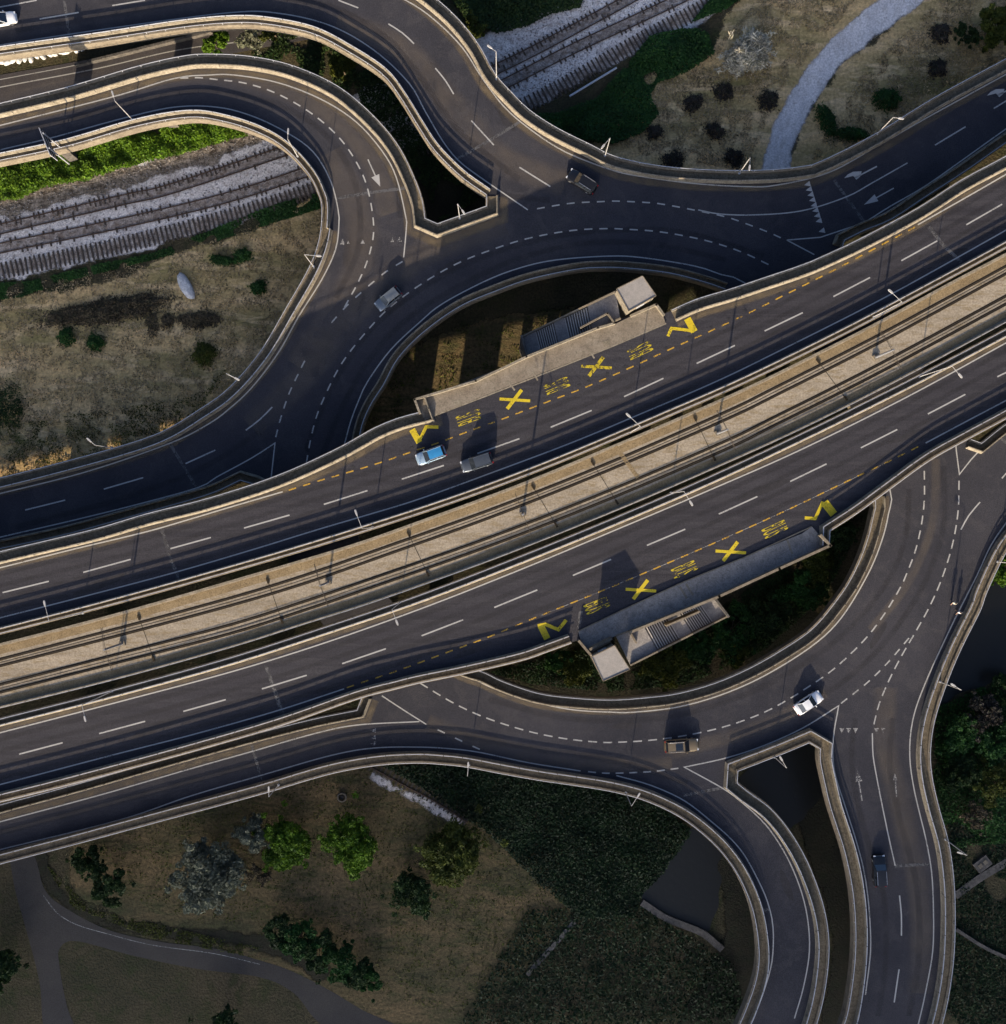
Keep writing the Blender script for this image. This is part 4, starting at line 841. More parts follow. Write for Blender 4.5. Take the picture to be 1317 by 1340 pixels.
    for s_ in (-1,1):
        for (xa,xb) in ((x3-0.02,x2),(x0+0.02,x1),((x1+x2)/2,(x1+x2)/2)): q.tube((xa,s_*wb*0.97,zb-0.02),(xb,s_*wt*1.0,zt),0.045,0.04,6)
        q.tube((x1,s_*wt,zt-0.01),(x2,s_*wt,zt-0.01),0.04,0.04,6)
    q.build('window_frame', body, r)
    q = MB(); vv = [(x0+0.12,-wb*0.85,zb),(x3-0.15,-wb*0.85,zb),(x3-0.15,wb*0.85,zb),(x0+0.12,wb*0.85,zb),(x1+0.12,-wt*0.9,zt-0.04),(x2-0.12,-wt*0.9,zt-0.04),(x2-0.12,wt*0.9,zt-0.04),(x1+0.12,wt*0.9,zt-0.04)]
    q.add(vv, [(3,2,1,0),(4,5,6,7),(0,1,5,4),(1,2,6,5),(2,3,7,6),(3,0,4,7)]); q.build('cabin', M['trim'], r)
    for wx in (-0.60,0.64):
        for s_ in (-1,1):
            q = MB(); y = s_*(hw-0.12); q.tube((wx*h,y-0.11,0.32),(wx*h,y+0.11,0.32),0.32,0.32,18); ty = q.build('wheel', M['tyre'], r)
            q = MB(); q.tube((wx*h,y+s_*0.105,0.32),(wx*h,y+s_*0.12,0.32),0.20,0.19,14); q.build('rim', M['rim'], ty)
    for s_ in (-1,1):
        q = MB(); q.box((h*0.915,s_*hw*0.66,bh*0.70),(0.20,0.32,0.13),-s_*0.35); q.build('headlight', M['headlight'], r)
        q = MB(); q.box((-h*0.955,s_*hw*0.72,bh*0.80),(0.12,0.26,0.16),s_*0.25); q.build('taillight', M['taillight'], r)
        q = MB(); q.box((x3-0.30,s_*(hw+0.07),bh+0.04),(0.14,0.20,0.13),0,0.85); q.build('mirror', body, r)
        if rails:
            q = MB(); q.tube((x1+0.15,s_*wt*0.93,zt+0.06),(x2-0.1,s_*wt*0.93,zt+0.06),0.028,0.028,6); q.build('roof_rail', M['chrome'], r)
    if sunroof:
        q = MB(); q.box((x2-0.75,0,zt+0.045),(1.0,wt*1.3,0.015)); q.build('sunroof', M['glass'], rf)
    q = MB(); q.box((h*0.90,0,0.32),(0.22,Wd*0.66,0.16)); q.box((-h*0.94,0,0.34),(0.14,Wd*0.66,0.18)); q.build('bumper', M['trim'], r)
    return r
black = paint('paint_black', (0.012,0.011,0.011)); grey = paint('paint_grey', (0.14,0.16,0.18)); dgrey = paint('paint_dark_grey', (0.06,0.07,0.085))
silver = paint('paint_silver', (0.50,0.51,0.53)); blue = paint('paint_sky_reflection', (0.035,0.22,0.46), 0.3, 0.2); white = paint('paint_white', (0.68,0.69,0.70), 0.3, 0.0); brown = paint('paint_brown', (0.20,0.15,0.085), 0.3, 0.4)  # blue holds a painted sky reflection for one roof
car(762,237,Z1,147,4.6,1.85,1.65,'suv',black,black,'black estate car with pale roof rails at the top of the ring', rails=True)
car(508,390.5,Z1,219,4.05,1.72,1.48,'hatch',grey,grey,'small blue-grey hatchback on the shaded left side of the ring')
car(564,595.5,Z2,200,4.15,1.75,1.48,'hatch',paint('paint_silver_blue', (0.26,0.36,0.46)),blue,'silver-blue car with a bright blue sky reflection painted on its roof beside the yellow zig-zag')  # the roof colour paints in the sky's blue reflection
car(624,605,Z2,198,4.4,1.82,1.72,'suv',dgrey,dgrey,'dark grey car right of the blue-roofed one')
car(892.5,976,Z1,4,4.85,1.9,1.68,'suv',brown,brown,'bronze estate car with a dark sunroof on the lower ring', rails=True, sunroof=True)
car(1058.8,920,Z1,33,4.3,1.78,1.45,'sedan',white,white,'white saloon near the tip of the gore on the lower right')
car(1152,1140,Z1,93,4.5,1.85,1.6,'suv',black,black,'black car with roof rails driving up the dark lower right ramp', rails=True)
car(0,24.5,Z1,10,4.5,1.8,1.5,'sedan',white,silver,'white car cut off by the left edge at the top of the picture')

# ================================================================ PEOPLE (two walkers on the lower right ramp)
M['skin'] = plain('skin', (0.42,0.26,0.18), 0.6); M['hair'] = plain('hair', (0.03,0.02,0.015), 0.7)
M['shirt'] = plain('shirt', (0.75,0.70,0.56), 0.85); M['trousers'] = plain('trousers', (0.035,0.035,0.05), 0.85); M['shirt_b'] = plain('shirt_b', (0.60,0.60,0.60), 0.85); M['boots'] = plain('boots', (0.03,0.025,0.02), 0.7)
def skin_mesh(name, vs, es, rad, root, mat, parent, sub=1):
    me = bpy.data.meshes.new(name); me.from_pydata(vs, es, []); o = bpy.data.objects.new(name, me); C.objects.link(o)
    me.skin_vertices or o.modifiers.new('s','SKIN')
    if not me.skin_vertices: bm = bmesh.new(); bm.from_mesh(me); bm.verts.layers.skin.verify(); bm.to_mesh(me); bm.free()
    if not o.modifiers: o.modifiers.new('s','SKIN')
    for i, rr in enumerate(rad): me.skin_vertices[0].data[i].radius = (rr, rr); me.skin_vertices[0].data[i].use_root = (i == root)
    md = o.modifiers.new('u','SUBSURF'); md.levels = sub; md.render_levels = sub
    dg = bpy.context.evaluated_depsgraph_get(); m2 = bpy.data.meshes.new_from_object(o.evaluated_get(dg)); bpy.data.objects.remove(o)
    m2.materials.clear()
    for p in m2.polygons: p.use_smooth = True
    return link(name, m2, mat, parent)
def person(px, py, z, head, shirt, label):
    r = tag(empty('person', P(px,py,z), R(head)), label, 'person')
    V_ = [(0,0,0.95),(0,0,1.10),(0,0,1.28),(0.01,0,1.44),(0.02,0,1.53),(0.03,0,1.66),(0.03,0,1.74)]; Rr = [0.135,0.12,0.145,0.10,0.055,0.095,0.07]; Es = [(0,1),(1,2),(2,3),(3,4),(4,5),(5,6)]
    for s_ in (-1,1):
        n = len(V_); sw = 0.26*s_
        V_ += [(0,s_*0.10,0.90),(sw*0.55+0.05,s_*0.11,0.50),(sw,s_*0.11,0.09),(sw+0.15,s_*0.12,0.04)]; Rr += [0.095,0.065,0.045,0.04]; Es += [(0,n),(n,n+1),(n+1,n+2),(n+2,n+3)]
        n = len(V_); V_ += [(0,s_*0.19,1.40),(-sw*0.5,s_*0.25,1.13),(-sw*0.9+0.08,s_*0.25,0.90),(-sw+0.12,s_*0.25,0.82)]; Rr += [0.065,0.042,0.028,0.03]; Es += [(3,n),(n,n+1),(n+1,n+2),(n+2,n+3)]
        hx, hy, hz = V_[n+3]
        for k, (dy, ln) in enumerate(((-0.03,0.075),(-0.01,0.085),(0.01,0.08),(0.03,0.062))):
            m_ = len(V_); V_ += [(hx+0.005,hy+dy,hz-ln*0.5),(hx+0.02,hy+dy,hz-ln)]; Rr += [0.010,0.008]; Es += [(n+3,m_),(m_,m_+1)]
        m_ = len(V_); V_ += [(hx+0.035,hy,hz-0.01),(hx+0.05,hy,hz-0.045)]; Rr += [0.011,0.009]; Es += [(n+3,m_),(m_,m_+1)]
    skin_mesh('body', V_, Es, Rr, 0, M['skin'], r)
    def sub(idx, extra): return [V_[i] for i in idx], extra
    T = [(0,0,0.97),(0,0,1.12),(0,0,1.29),(0.005,0,1.43),(0,-0.19,1.40),(0.06,-0.24,1.20),(0,0.19,1.40),(-0.05,0.24,1.20)]
    skin_mesh('shirt', T, [(0,1),(1,2),(2,3),(3,4),(4,5),(3,6),(6,7)], [0.18,0.165,0.20,0.14,0.11,0.08,0.11,0.08], 0, shirt, r)
    T = [(0,0,0.97)]; Q = [0.15]; E_ = []
    for s_ in (-1,1):
        n = len(T); sw = 0.26*s_; T += [(0,s_*0.10,0.88),(sw*0.55+0.05,s_*0.11,0.50),(sw,s_*0.11,0.13)]; Q += [0.11,0.082,0.065]; E_ += [(0,n),(n,n+1),(n+1,n+2)]
    skin_mesh('trousers', T, E_, Q, 0, M['trousers'], r)
    skin_mesh('hair', [(0.01,0,1.66),(0.01,0,1.735),(-0.02,0,1.64)], [(0,1),(0,2)], [0.100,0.092,0.09], 0, M['hair'], r)
    q = MB(); q.box((0.128,0,1.655),(0.03,0.025,0.04)); q.box((0.118,0.035,1.685),(0.012,0.02,0.012)); q.box((0.118,-0.035,1.685),(0.012,0.02,0.012)); q.box((0.115,0,1.61),(0.014,0.045,0.012)); q.build('face', M['skin'], r)
    for s_ in (-1,1): q = MB(); q.box((0.02,s_*0.10,1.66),(0.035,0.02,0.06)); q.build('ear', M['skin'], r); q = MB(); q.box((0.26*s_+0.08,s_*0.115,0.05),(0.27,0.10,0.09)); q.build('shoe', M['boots'], r)
    return r
person(1245,788.3,Z1,250,M['shirt'],'person in a cream top and dark trousers walking in the right-hand lane')
person(1251.7,800.5,Z1,255,M['shirt_b'],'person in a pale grey top walking on the white edge line')

# ================================================================ GROUND
def inpoly(x, y, poly):
    c = np.zeros(len(x), bool); n = len(poly)
    for i in range(n):
        x0,y0 = poly[i]; x1,y1 = poly[(i+1)%n]
        if y0 == y1: continue
        k = ((y0 > y) != (y1 > y)) & (x < (x1-x0)*(y-y0)/(y1-y0)+x0); c ^= k
    return c

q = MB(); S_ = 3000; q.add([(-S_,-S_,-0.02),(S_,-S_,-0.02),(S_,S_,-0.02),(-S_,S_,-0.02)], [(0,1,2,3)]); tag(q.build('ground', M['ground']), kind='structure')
def ragged(pts, amp=0.5, step=0.8, seed=0):
    rr = random.Random(seed); pth = smooth(pts+[pts[0]], 0, step)[:-1]; n = len(pth); off = [rr.uniform(-1,1) for _ in range(n)]
    off = [(off[i-1]+off[i]*2+off[(i+1)%n])/4*1.6 for i in range(n)]; ns = normals(pth); return [p+nn*o*amp for p, nn, o in zip(pth, ns, off)]
def patch(name, pts, mat, z, amp=0.5, kind='structure', seed=1, cell=0.8, reach=1.6):
    """ground patch as a fine grid that knows its distance to the border, so that it can fray there"""
    loop = np.array([(p.x,p.y) for p in ragged(pts, amp*0.6, 1.0, seed)]); x0,y0 = loop.min(0)-reach; x1,y1 = loop.max(0)+reach
    nx = int((x1-x0)/cell)+2; ny = int((y1-y0)/cell)+2; gx, gy = np.meshgrid(x0+np.arange(nx)*cell, y0+np.arange(ny)*cell); q = np.stack([gx.ravel(),gy.ravel()],1)
    ins = inpoly(q[:,0], q[:,1], [tuple(v) for v in loop]); d = np.full(len(q), 1e9); a = loop; b_ = np.roll(loop,-1,0)
    for u, v in zip(a, b_):
        e = v-u; L = (e*e).sum()+1e-9; t_ = np.clip(((q-u)@e)/L,0,1); r_ = q-u-t_[:,None]*e; d = np.minimum(d, (r_*r_).sum(1))
    d = np.sqrt(d); sd = np.where(ins, d, -d); keep = sd > -reach; idx = -np.ones(len(q), int); fs = []
    ok = keep.reshape(ny,nx); cellok = ok[:-1,:-1]&ok[1:,:-1]&ok[:-1,1:]&ok[1:,1:]; jj, ii = np.nonzero(cellok); base = jj*nx+ii
    quads = np.stack([base, base+1, base+nx+1, base+nx],1); used = np.unique(quads); idx[used] = np.arange(len(used)); quads = idx[quads]
    me = bpy.data.meshes.new(name); me.vertices.add(len(used)); me.vertices.foreach_set('co', np.stack([q[used,0],q[used,1],np.full(len(used),z)],1).ravel())
    me.loops.add(quads.size); me.loops.foreach_set('vertex_index', quads.ravel().astype(np.int32)); me.polygons.add(len(quads)); me.polygons.foreach_set('loop_start', np.arange(0,quads.size,4,dtype=np.int32)); me.polygons.foreach_set('loop_total', np.full(len(quads),4,dtype=np.int32)); me.update(calc_edges=True)
    at = me.attributes.new('edge','FLOAT','POINT'); at.data.foreach_set('value', np.clip(sd[used],-reach,2.5).astype(np.float32)); return tag(link(name, me, mat), kind=kind)
patch('dry_field', [(-60,390),(0,388),(120,372),(250,325),(330,300),(425,262),(440,330),(400,440),(330,520),(250,570),(120,620),(0,650),(-60,660)], M['dry_grass'], 0.004, 0.8, seed=3)
patch('dry_field', [(760,175),(800,130),(850,95),(930,70),(950,20),(1010,-40),(1190,-40),(1130,30),(1075,80),(1040,130),(1010,240),(900,245),(800,225)], M['dry_grass'], 0.004, 0.8, seed=4)
patch('dry_field', [(1025,245),(1040,190),(1065,130),(1105,80),(1170,30),(1240,-40),(1400,-40),(1400,90),(1300,130),(1150,200)], M['dry_grass'], 0.004, 0.8, seed=5)
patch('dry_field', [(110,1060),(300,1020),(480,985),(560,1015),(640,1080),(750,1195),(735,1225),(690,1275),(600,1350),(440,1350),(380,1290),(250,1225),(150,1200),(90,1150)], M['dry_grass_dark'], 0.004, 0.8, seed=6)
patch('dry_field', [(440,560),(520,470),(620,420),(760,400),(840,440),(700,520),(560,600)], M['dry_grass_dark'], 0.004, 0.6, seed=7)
patch('wet_and_shade_soil', [(1030,1020),(1075,1000),(1100,1100),(1125,1180),(1125,1300),(1110,1400),(1060,1400),(1080,1300),(1085,1220),(1060,1130)], M['wet_and_shade_soil'], 0.006, 0.5, seed=21)  # dark patch painted as the shade inside the wedge between the lower right ramps
patch('wet_and_shade_soil', [(900,1060),(960,1120),(1000,1200),(1000,1300),(970,1400),(860,1400),(930,1260),(945,1180)], M['wet_and_shade_soil'], 0.006, 0.5, seed=22)  # same painted shade, along the lowest ramp
patch('wet_and_shade_soil', [(540,130),(600,200),(650,260),(580,300),(550,270),(500,180)], M['wet_and_shade_soil'], 0.003, 0.5, seed=23)  # painted shade on the ground in the gap between the upper left ramps
patch('ditch', [(40,1115),(62,1112),(80,1160),(130,1195),(200,1210),(345,1222),(430,1260),(420,1285),(340,1248),(200,1228),(110,1210),(62,1170)], M['wet_and_shade_soil'], 0.008, 0.5, seed=8)
patch('ballast_bed', [(-60,275),(0,268),(100,235),(200,200),(290,182),(350,170),(420,140),(520,95),(640,40),(760,-10),(860,-60),(1010,-60),(950,10),(870,55),(800,90),(720,130),(640,165),(560,195),(430,250),(300,296),(160,335),(0,372),(-60,385)], M['ballast'], 0.012, 0.8, seed=9)
patch('rocky_bank', [(-60,262),(0,250),(80,235),(180,210),(270,180),(330,165),(400,150),(410,170),(330,195),(220,232),(100,262),(0,290),(-60,300)], M['rocky_dirt'], 0.020, 1.2, seed=10)
patch('gravel_path', [(993,240),(1001,200),(1017,150),(1048,100),(1081,55),(1108,30),(1147,0),(1200,-42),(1258,-42),(1213,0),(1147,50),(1112,78),(1091,100),(1073,128),(1060,150),(1038,200),(1030,240)], M['gravel'], 0.016, 0.3, seed=11, cell=0.5)
patch('gravel_path', [(490,1008),(530,1030),(580,1055),(612,1075),(600,1082),(560,1062),(520,1038),(480,1020)], M['ballast'], 0.016, 0.4, seed=12)
q = MB(); q.poly(smooth([(-60,112),(0,98),(80,84),(150,70),(300,33),(430,0),(440,40),(330,65),(200,90),(100,120),(0,150),(-60,165)], 0, 1.0)); q.v = [(v[0],v[1],0.018) for v in q.v]; tag(q.build('road', M['road_low']), kind='structure')
q = MB(); stroke(q, [(-60,128),(0,114),(125,90),(250,62.5),(410,46)], 0, 0.16, 0.026); stroke(q, [(-60,116),(0,104),(80,89),(148,75)], 0, 0.12, 0.026)
tag(q.build('road_markings', M['white']), kind='structure')
YP = [(11.6,1118),(20,1165),(33.5,1214),(51.6,1284),(60,1350),(97,1350),(88,1318),(80,1279),(76,1248,1),(82,1236),(103,1232),(175.5,1251),(258,1268),(340,1279),(385,1300),(430,1345),(530,1350),(474.5,1322),(433,1297),(381.6,1271),(340,1257),(284,1242),(206.5,1232),(142,1217),(90,1191),(59,1165),(43,1118)]
q = MB(); q.poly([Vector((p.x,p.y,0.016)) for p in smooth(YP+[YP[0]],0,0.8)[:-1]]); tag(q.build('path', M['asphalt_old']), kind='structure')
q = MB(); stroke(q, [(57,1172),(75,1195),(100,1210),(140,1222),(200,1237),(280,1248),(340,1262)], 0, 0.10, 0.022); tag(q.build('path_line', M['white_thin']), kind='structure')
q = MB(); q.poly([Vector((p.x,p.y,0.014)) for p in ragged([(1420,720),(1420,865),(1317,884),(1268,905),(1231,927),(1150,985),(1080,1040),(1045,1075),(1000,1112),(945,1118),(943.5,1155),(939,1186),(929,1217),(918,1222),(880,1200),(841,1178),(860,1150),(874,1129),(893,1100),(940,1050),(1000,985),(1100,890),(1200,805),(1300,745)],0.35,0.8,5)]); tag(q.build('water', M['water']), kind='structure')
# concrete kerbs / channels on the ground
def kerb(pts, w_, h_, label, mat='concrete_dark', name='low_wall'):
    pth = smooth(pts, 0, 1.0); r0 = pth[len(pth)//2].copy(); q = MB(); q.sweep([p-r0 for p in pth], [(-w_/2,-0.1),(w_/2,-0.1),(w_/2,h_),(-w_/2,h_)]); o = q.build(name, M[mat], recalc=True); o.location = r0; return tag(o, label, 'low wall')
kerb([(752,1205),(735,1225),(706,1257),(690,1275)], 0.7, 0.35, 'broken concrete kerb at the right corner of the dark lower field')
kerb([(1250,1172),(1280,1150),(1317,1128),(1350,1110)], 1.1, 0.25, 'diagonal concrete ledge beside the small slab at the lower right')
kerb([(840,1180),(870,1200),(900,1212),(922,1222),(945,1242)], 1.0, 0.4, 'broken concrete bank at the lower end of the dark water')
kerb([(1250,1215),(1290,1240),(1340,1262)], 0.5, 0.5, 'dark channel wall at the lower right edge')
kerb([(100,87),(150,75),(210,60),(300,38),(360,24)], 0.35, 0.9, 'low pale wall beside the ground-level road between the upper left ramps', 'concrete_dark')
r = tag(empty('utility_slab', P(1285,1130)), 'small square concrete slab with two covers right of the lower right ramp', 'concrete slab')
q = MB(); q.box((0,0,0.2),(2.4,1.7,0.5),R(38)); q.build('slab', M['concrete_dark'], r)
for dx in (-0.45,0.5): q = MB(); q.box((dx*math.cos(R(38)),dx*math.sin(R(38)),0.48),(0.6,0.6,0.08),R(38)); q.build('cover', M['concrete'], r)
r = tag(empty('manhole', P(448,1043)), 'round concrete manhole ring in the grass under the lower left ramp', 'manhole')
q = MB(); n = 24
vs = [(math.cos(2*math.pi*i/n)*rr, math.sin(2*math.pi*i/n)*rr, zz) for rr, zz in ((0.75,0.0),(0.72,0.45),(0.5,0.45),(0.5,0.05)) for i in range(n)]
q.add(vs, [(k*n+i, k*n+(i+1)%n, (k+1)*n+(i+1)%n, (k+1)*n+i) for k in range(3) for i in range(n)]); q.build('ring', M['concrete'], r)
q = MB(); q.tube((0,0,0),(0,0,0.2),0.3,0.3,16); q.build('lid', M['dark_steel'], r)
# boulders
def rock(name, c, dims, rz, mat, seed):
    rr = random.Random(seed); bm = bmesh.new(); bmesh.ops.create_icosphere(bm, subdivisions=3, radius=0.5)
    from mathutils import noise as mn
    for v in bm.verts:
        k = 1+0.22*mn.noise(v.co*2.3+Vector((seed*3.1,0,0)))+0.08*mn.noise(v.co*6+Vector((0,seed,0))); v.co = Vector((v.co.x*k*dims[0], v.co.y*k*dims[1], max(-0.25,v.co.z*k)*dims[2]))
    me = bpy.data.meshes.new(name); bm.to_mesh(me); bm.free(); me.materials.append(mat)
    for p in me.polygons: p.use_smooth = True
    o = bpy.data.objects.new(name, me); C.objects.link(o); o.location = (c[0],c[1],dims[2]*0.2); o.rotation_euler = (0,0,rz); return o
tag(rock('boulder', P(244,375), (4.2,1.75,1.5), R(-63), M['boulder'], 2), 'long white boulder lying alone in the dry field', 'boulder')
for i in range(15):
    x = 3+i*7.6; y = 82-x*0.185+(2 if i % 2 else 0)
    tag(rock('boulder', P(x,y), (1.05+0.25*(i%3),0.75,0.8), R(10+17*i), M['boulder'], i+20), 'pale grey boulder in the row under the top left ramp', 'boulder', 'row of boulders under the top left ramp')
# railway tracks
TR = {'upper': [(-60,315),(0,300),(160,262),(228,246),(400,188),(520,142),(655,88),(800,12),(900,-45)], 'middle': [(-60,340),(0,325),(160,292),(300,258),(420,218),(530,172),(660,110),(750,64),(887,0),(960,-40)], 'lower': [(-60,368),(0,355),(160,320.6),(300,284),(420,245),(560,190),(700,132),(841,52),(948,-4),(1010,-40)]}
for key, lab in (('upper','upper railway track, half buried in pale ballast'),('middle','middle railway track with brown rails'),('lower','lowest railway track, a row of bare dark sleepers without rails')):
    pth = smooth(TR[key], 0, 1.0); r = tag(empty('railway_track', pth[len(pth)//2]), lab, 'railway track'); base = [p-r.location for p in pth]
    b_ = band(base, -1.25, 1.25, 0.022, 'rusty_ballast', M['rust_stain'], r, True)
    if key != 'lower':
        for o_ in (-0.72,0.72):
            q = MB(); q.sweep(base, [(o_-0.07,0.02),(o_+0.07,0.02),(o_+0.07,0.16),(o_-0.07,0.16)]); q.build('rail', M['rust_rail'], r, recalc=True)
    rr = random.Random(hash(key) % 97 if False else len(key)); ind = 0; rest = MB()
    for p, d in along(base, 0.72, 0.3):
        wp = p + r.location
        if not inframe(wp, 6): continue
        if key != 'lower' and rr.random() < (0.12 if key == 'upper' else 0.2): continue
        ang = math.atan2(d.y,d.x)+rr.uniform(-0.05,0.05); ln = 2.5 if key == 'lower' else rr.choice((0.8,1.0,1.2,1.3) if key == 'upper' else (0.5,0.6,0.8,0.8,1.0)); n_ = Vector((-math.sin(ang),math.cos(ang),0)); sh = (2.5-ln)/2*(1 if key == 'upper' and rr.random() < 0.8 else rr.choice((-1,1))) if key != 'lower' else 0
        c_ = p+n_*sh
        dist = abs(CX+wp.x*F/H-300) 
        if key == 'lower' and ind < 95:
            q = MB(); q.box((0,0,0.07),(0.24,ln,0.16)); q.box((0,0.75,0.17),(0.3,0.24,0.07)); q.box((0,-0.75,0.17),(0.3,0.24,0.07)); o = q.build('sleeper', M['sleeper'], r); o.location = c_; o.rotation_euler = (0,0,ang); ind += 1
        else: rest.box(c_+Vector((0,0,0.07)), (0.24,ln,0.14), ang)
    if rest.v: tag(rest.build('sleepers', M['sleeper'], r), kind='stuff')
pth = smooth([(480,995),(530,1022),(575,1046),(615,1072)], 0, 1.0); r = tag(empty('railway_track', pth[len(pth)//2]), 'short stub of disused railway track below the lower ring edge', 'railway track'); base = [p-r.location for p in pth]
for o_ in (-0.6,0.6): q = MB(); q.sweep(base, [(o_-0.06,0.02),(o_+0.06,0.02),(o_+0.06,0.25),(o_-0.06,0.25)]); q.build('rail', M['rust_rail'], r, recalc=True)
for p, d in along(base, 0.75, 0.3): q = MB(); q.box((0,0,0.07),(0.26,2.3,0.14)); o = q.build('sleeper', M['sleeper'], r); o.location = p; o.rotation_euler = (0,0,math.atan2(d.y,d.x))
# pipe in the bushes
q = MB(); a = P(748,128)-P(765,115); q.tube(P(745,130)-P(765,112)+Vector((0,0,1.3)), P(806,93)-P(765,112)+Vector((0,0,1.3)), 0.16, 0.16, 8); o = q.build('pipe', M['galvanised']); o.location = P(765,112); tag(o, 'pale pipe running through the dark green bushes beside the railway', 'pipe')

# ================================================================ PLANTS
from mathutils import noise as MN
def leaves_mesh(name, pos, size, mat, flat=0.5, asp=1.0, seed=0):
    """one small bent leaf card per position"""
    g = np.random.default_rng(seed); n = len(pos); pos = np.asarray(pos, float)
    nrm = g.normal(size=(n,3)); nrm[:,2] = np.abs(nrm[:,2])+flat*2; nrm /= np.linalg.norm(nrm,axis=1)[:,None]
    t_ = g.normal(size=(n,3)); t_ -= nrm*(t_*nrm).sum(1)[:,None]; t_ /= np.linalg.norm(t_,axis=1)[:,None]; bt = np.cross(nrm,t_)
    s = size*(0.6+0.8*g.random(n))[:,None]; s2 = s*asp
    v = np.stack([pos-t_*s, pos-bt*s2*0.55+nrm*s*0.12, pos+t_*s*1.1, pos+bt*s2*0.55+nrm*s*0.12], 1).reshape(-1,3)
    me = bpy.data.meshes.new(name); me.vertices.add(4*n); me.vertices.foreach_set('co', v.ravel()); me.loops.add(4*n); me.loops.foreach_set('vertex_index', np.arange(4*n, dtype=np.int32))
    me.polygons.add(n); me.polygons.foreach_set('loop_start', np.arange(0,4*n,4,dtype=np.int32)); me.polygons.foreach_set('loop_total', np.full(n,4,dtype=np.int32)); me.update(calc_edges=True); me.materials.append(mat); return me
def clump_pts(c, rad, n, g, shell=0.55):
    d = g.normal(size=(n,3)); d /= np.linalg.norm(d,axis=1)[:,None]; d[:,2] = np.where(d[:,2] < -0.3, -d[:,2], d[:,2]); rr = shell+(1-shell)*g.random(n)**0.7
    return np.asarray(c)+d*rr[:,None]*np.asarray(rad)
def tree(px, py, rad, h, mat, label, cat='tree', name='tree', seed=0, nl=5200, leaf=0.26, nclump=22, trunk=True, asp=1.0, sy=1.0, rz=0.0, flat=0.3):
    g = np.random.default_rng(seed); r = tag(empty(name, P(px,py), rz), label, cat); cl = []; pts = []
    for k in range(nclump):
        a = g.random()*2*math.pi; q_ = math.sqrt(g.random())*0.78; c = (math.cos(a)*q_*rad, math.sin(a)*q_*rad*sy, h*(0.45+0.42*(1-q_)*g.random()+0.18*g.random())); cr = rad*(0.20+0.17*g.random())
        cl.append((c,cr)); pts.append(clump_pts(c, (cr,cr,cr*0.75), max(20,nl//nclump), g))
        for _ in range(2):   # stray sprigs
            b2 = np.array(c)+g.normal(size=3)*cr*0.9; pts.append(clump_pts(b2, (cr*0.35,)*3, max(8,nl//nclump//7), g))
    pos = np.concatenate(pts); pos[:,2] = np.maximum(pos[:,2], 0.05)
    o = link('crown' if trunk else 'foliage', leaves_mesh('crown', pos, leaf, mat, flat, asp, seed)); o.parent = r
    q = MB(); th = h*0.45
    if trunk: q.tube((0,0,-0.1),(0,0,th),0.05*h**0.9*0.6+0.06,0.04*h**0.5+0.03,8); q.build('trunk', M['bark'], r); q = MB()
    for c, cr in cl[:9]: q.tube((0,0,th*0.75 if trunk else 0.0), c, 0.035*math.sqrt(h), 0.02, 6)
    q.build('limbs' if trunk else 'stems', M['bark'], r); return r
def bush(px, py, rad, h, mat, label, seed=0, sy=1.0, rz=0.0, nl=1500, leaf=0.16, n=9, name='bush'):
    g = np.random.default_rng(seed); r = tag(empty(name, P(px,py), rz), label, 'hedge' if name == 'hedge' else 'bush')
    a = g.random(nl)*2*np.pi; q_ = np.sqrt(g.random(nl)); edge = np.array([0.92+0.45*MN.noise(Vector((math.cos(t_)*1.4+seed, math.sin(t_)*1.4, seed*0.7)))+0.35*MN.noise(Vector((math.cos(t_)*5, math.sin(t_)*5, seed*1.3))) for t_ in a])
    q_ = q_*(1+0.22*g.random(nl)**6*3); x = np.cos(a)*q_*rad*edge; y = np.sin(a)*q_*rad*sy*edge; x += g.normal(size=nl)*0.10; y += g.normal(size=nl)*0.10
    lump = np.array([MN.noise(Vector((u*1.3, v*1.3, seed*2.1))) for u, v in zip(x, y)])
    z = h*np.sqrt(np.clip(1-q_**2*0.9, 0, 1))*(0.75+0.35*lump)*(0.55+0.45*g.random(nl)**0.5)+0.05
    o = link('foliage', leaves_mesh('foliage', np.stack([x,y,z],1), leaf, M[mat], 0.5, seed=seed)); o.parent = r
    q = MB()
    for k in range(max(4, n//2)):
        t_ = g.random()*6.28; u = (g.random()**0.5)*0.7; q.tube((math.cos(t_)*rad*u*0.7, math.sin(t_)*rad*sy*u*0.7, 0), (math.cos(t_)*rad*u, math.sin(t_)*rad*sy*u, h*0.6), 0.03, 0.012, 5)
    q.build('stems', M['bark'], r); return r
tree(278,1132,5.4,7.0,M['leaf_silver'],'large grey-green tree below the lower left ramp',seed=11,nl=9000,leaf=0.24,nclump=34)
tree(338,1085,2.6,4.6,M['leaf_silver'],'smaller grey-green tree touching the lamp of the lower left ramp',seed=12,nl=2600,leaf=0.22,nclump=14)
tree(378,1098,3.9,5.2,M['leaf_vivid'],'bright green tree, left one of two below the lower left ramp',seed=13,nl=6500,leaf=0.22,nclump=26)
tree(465,1098,4.4,5.8,M['leaf_vivid'],'bright green tree near the concrete manhole ring',seed=14,nl=7500,leaf=0.22,nclump=30)
tree(592,1108,4.9,6.5,M['leaf_olive'],'olive-green tree at the end of the disused track stub',seed=15,nl=8000,leaf=0.23,nclump=30)
tree(545,1165,3.7,4.2,M['leaf_dark'],'dark tree right of the lower field, below the olive-green one',seed=16,nl=5200,leaf=0.2,nclump=22,sy=0.6,rz=R(-40))
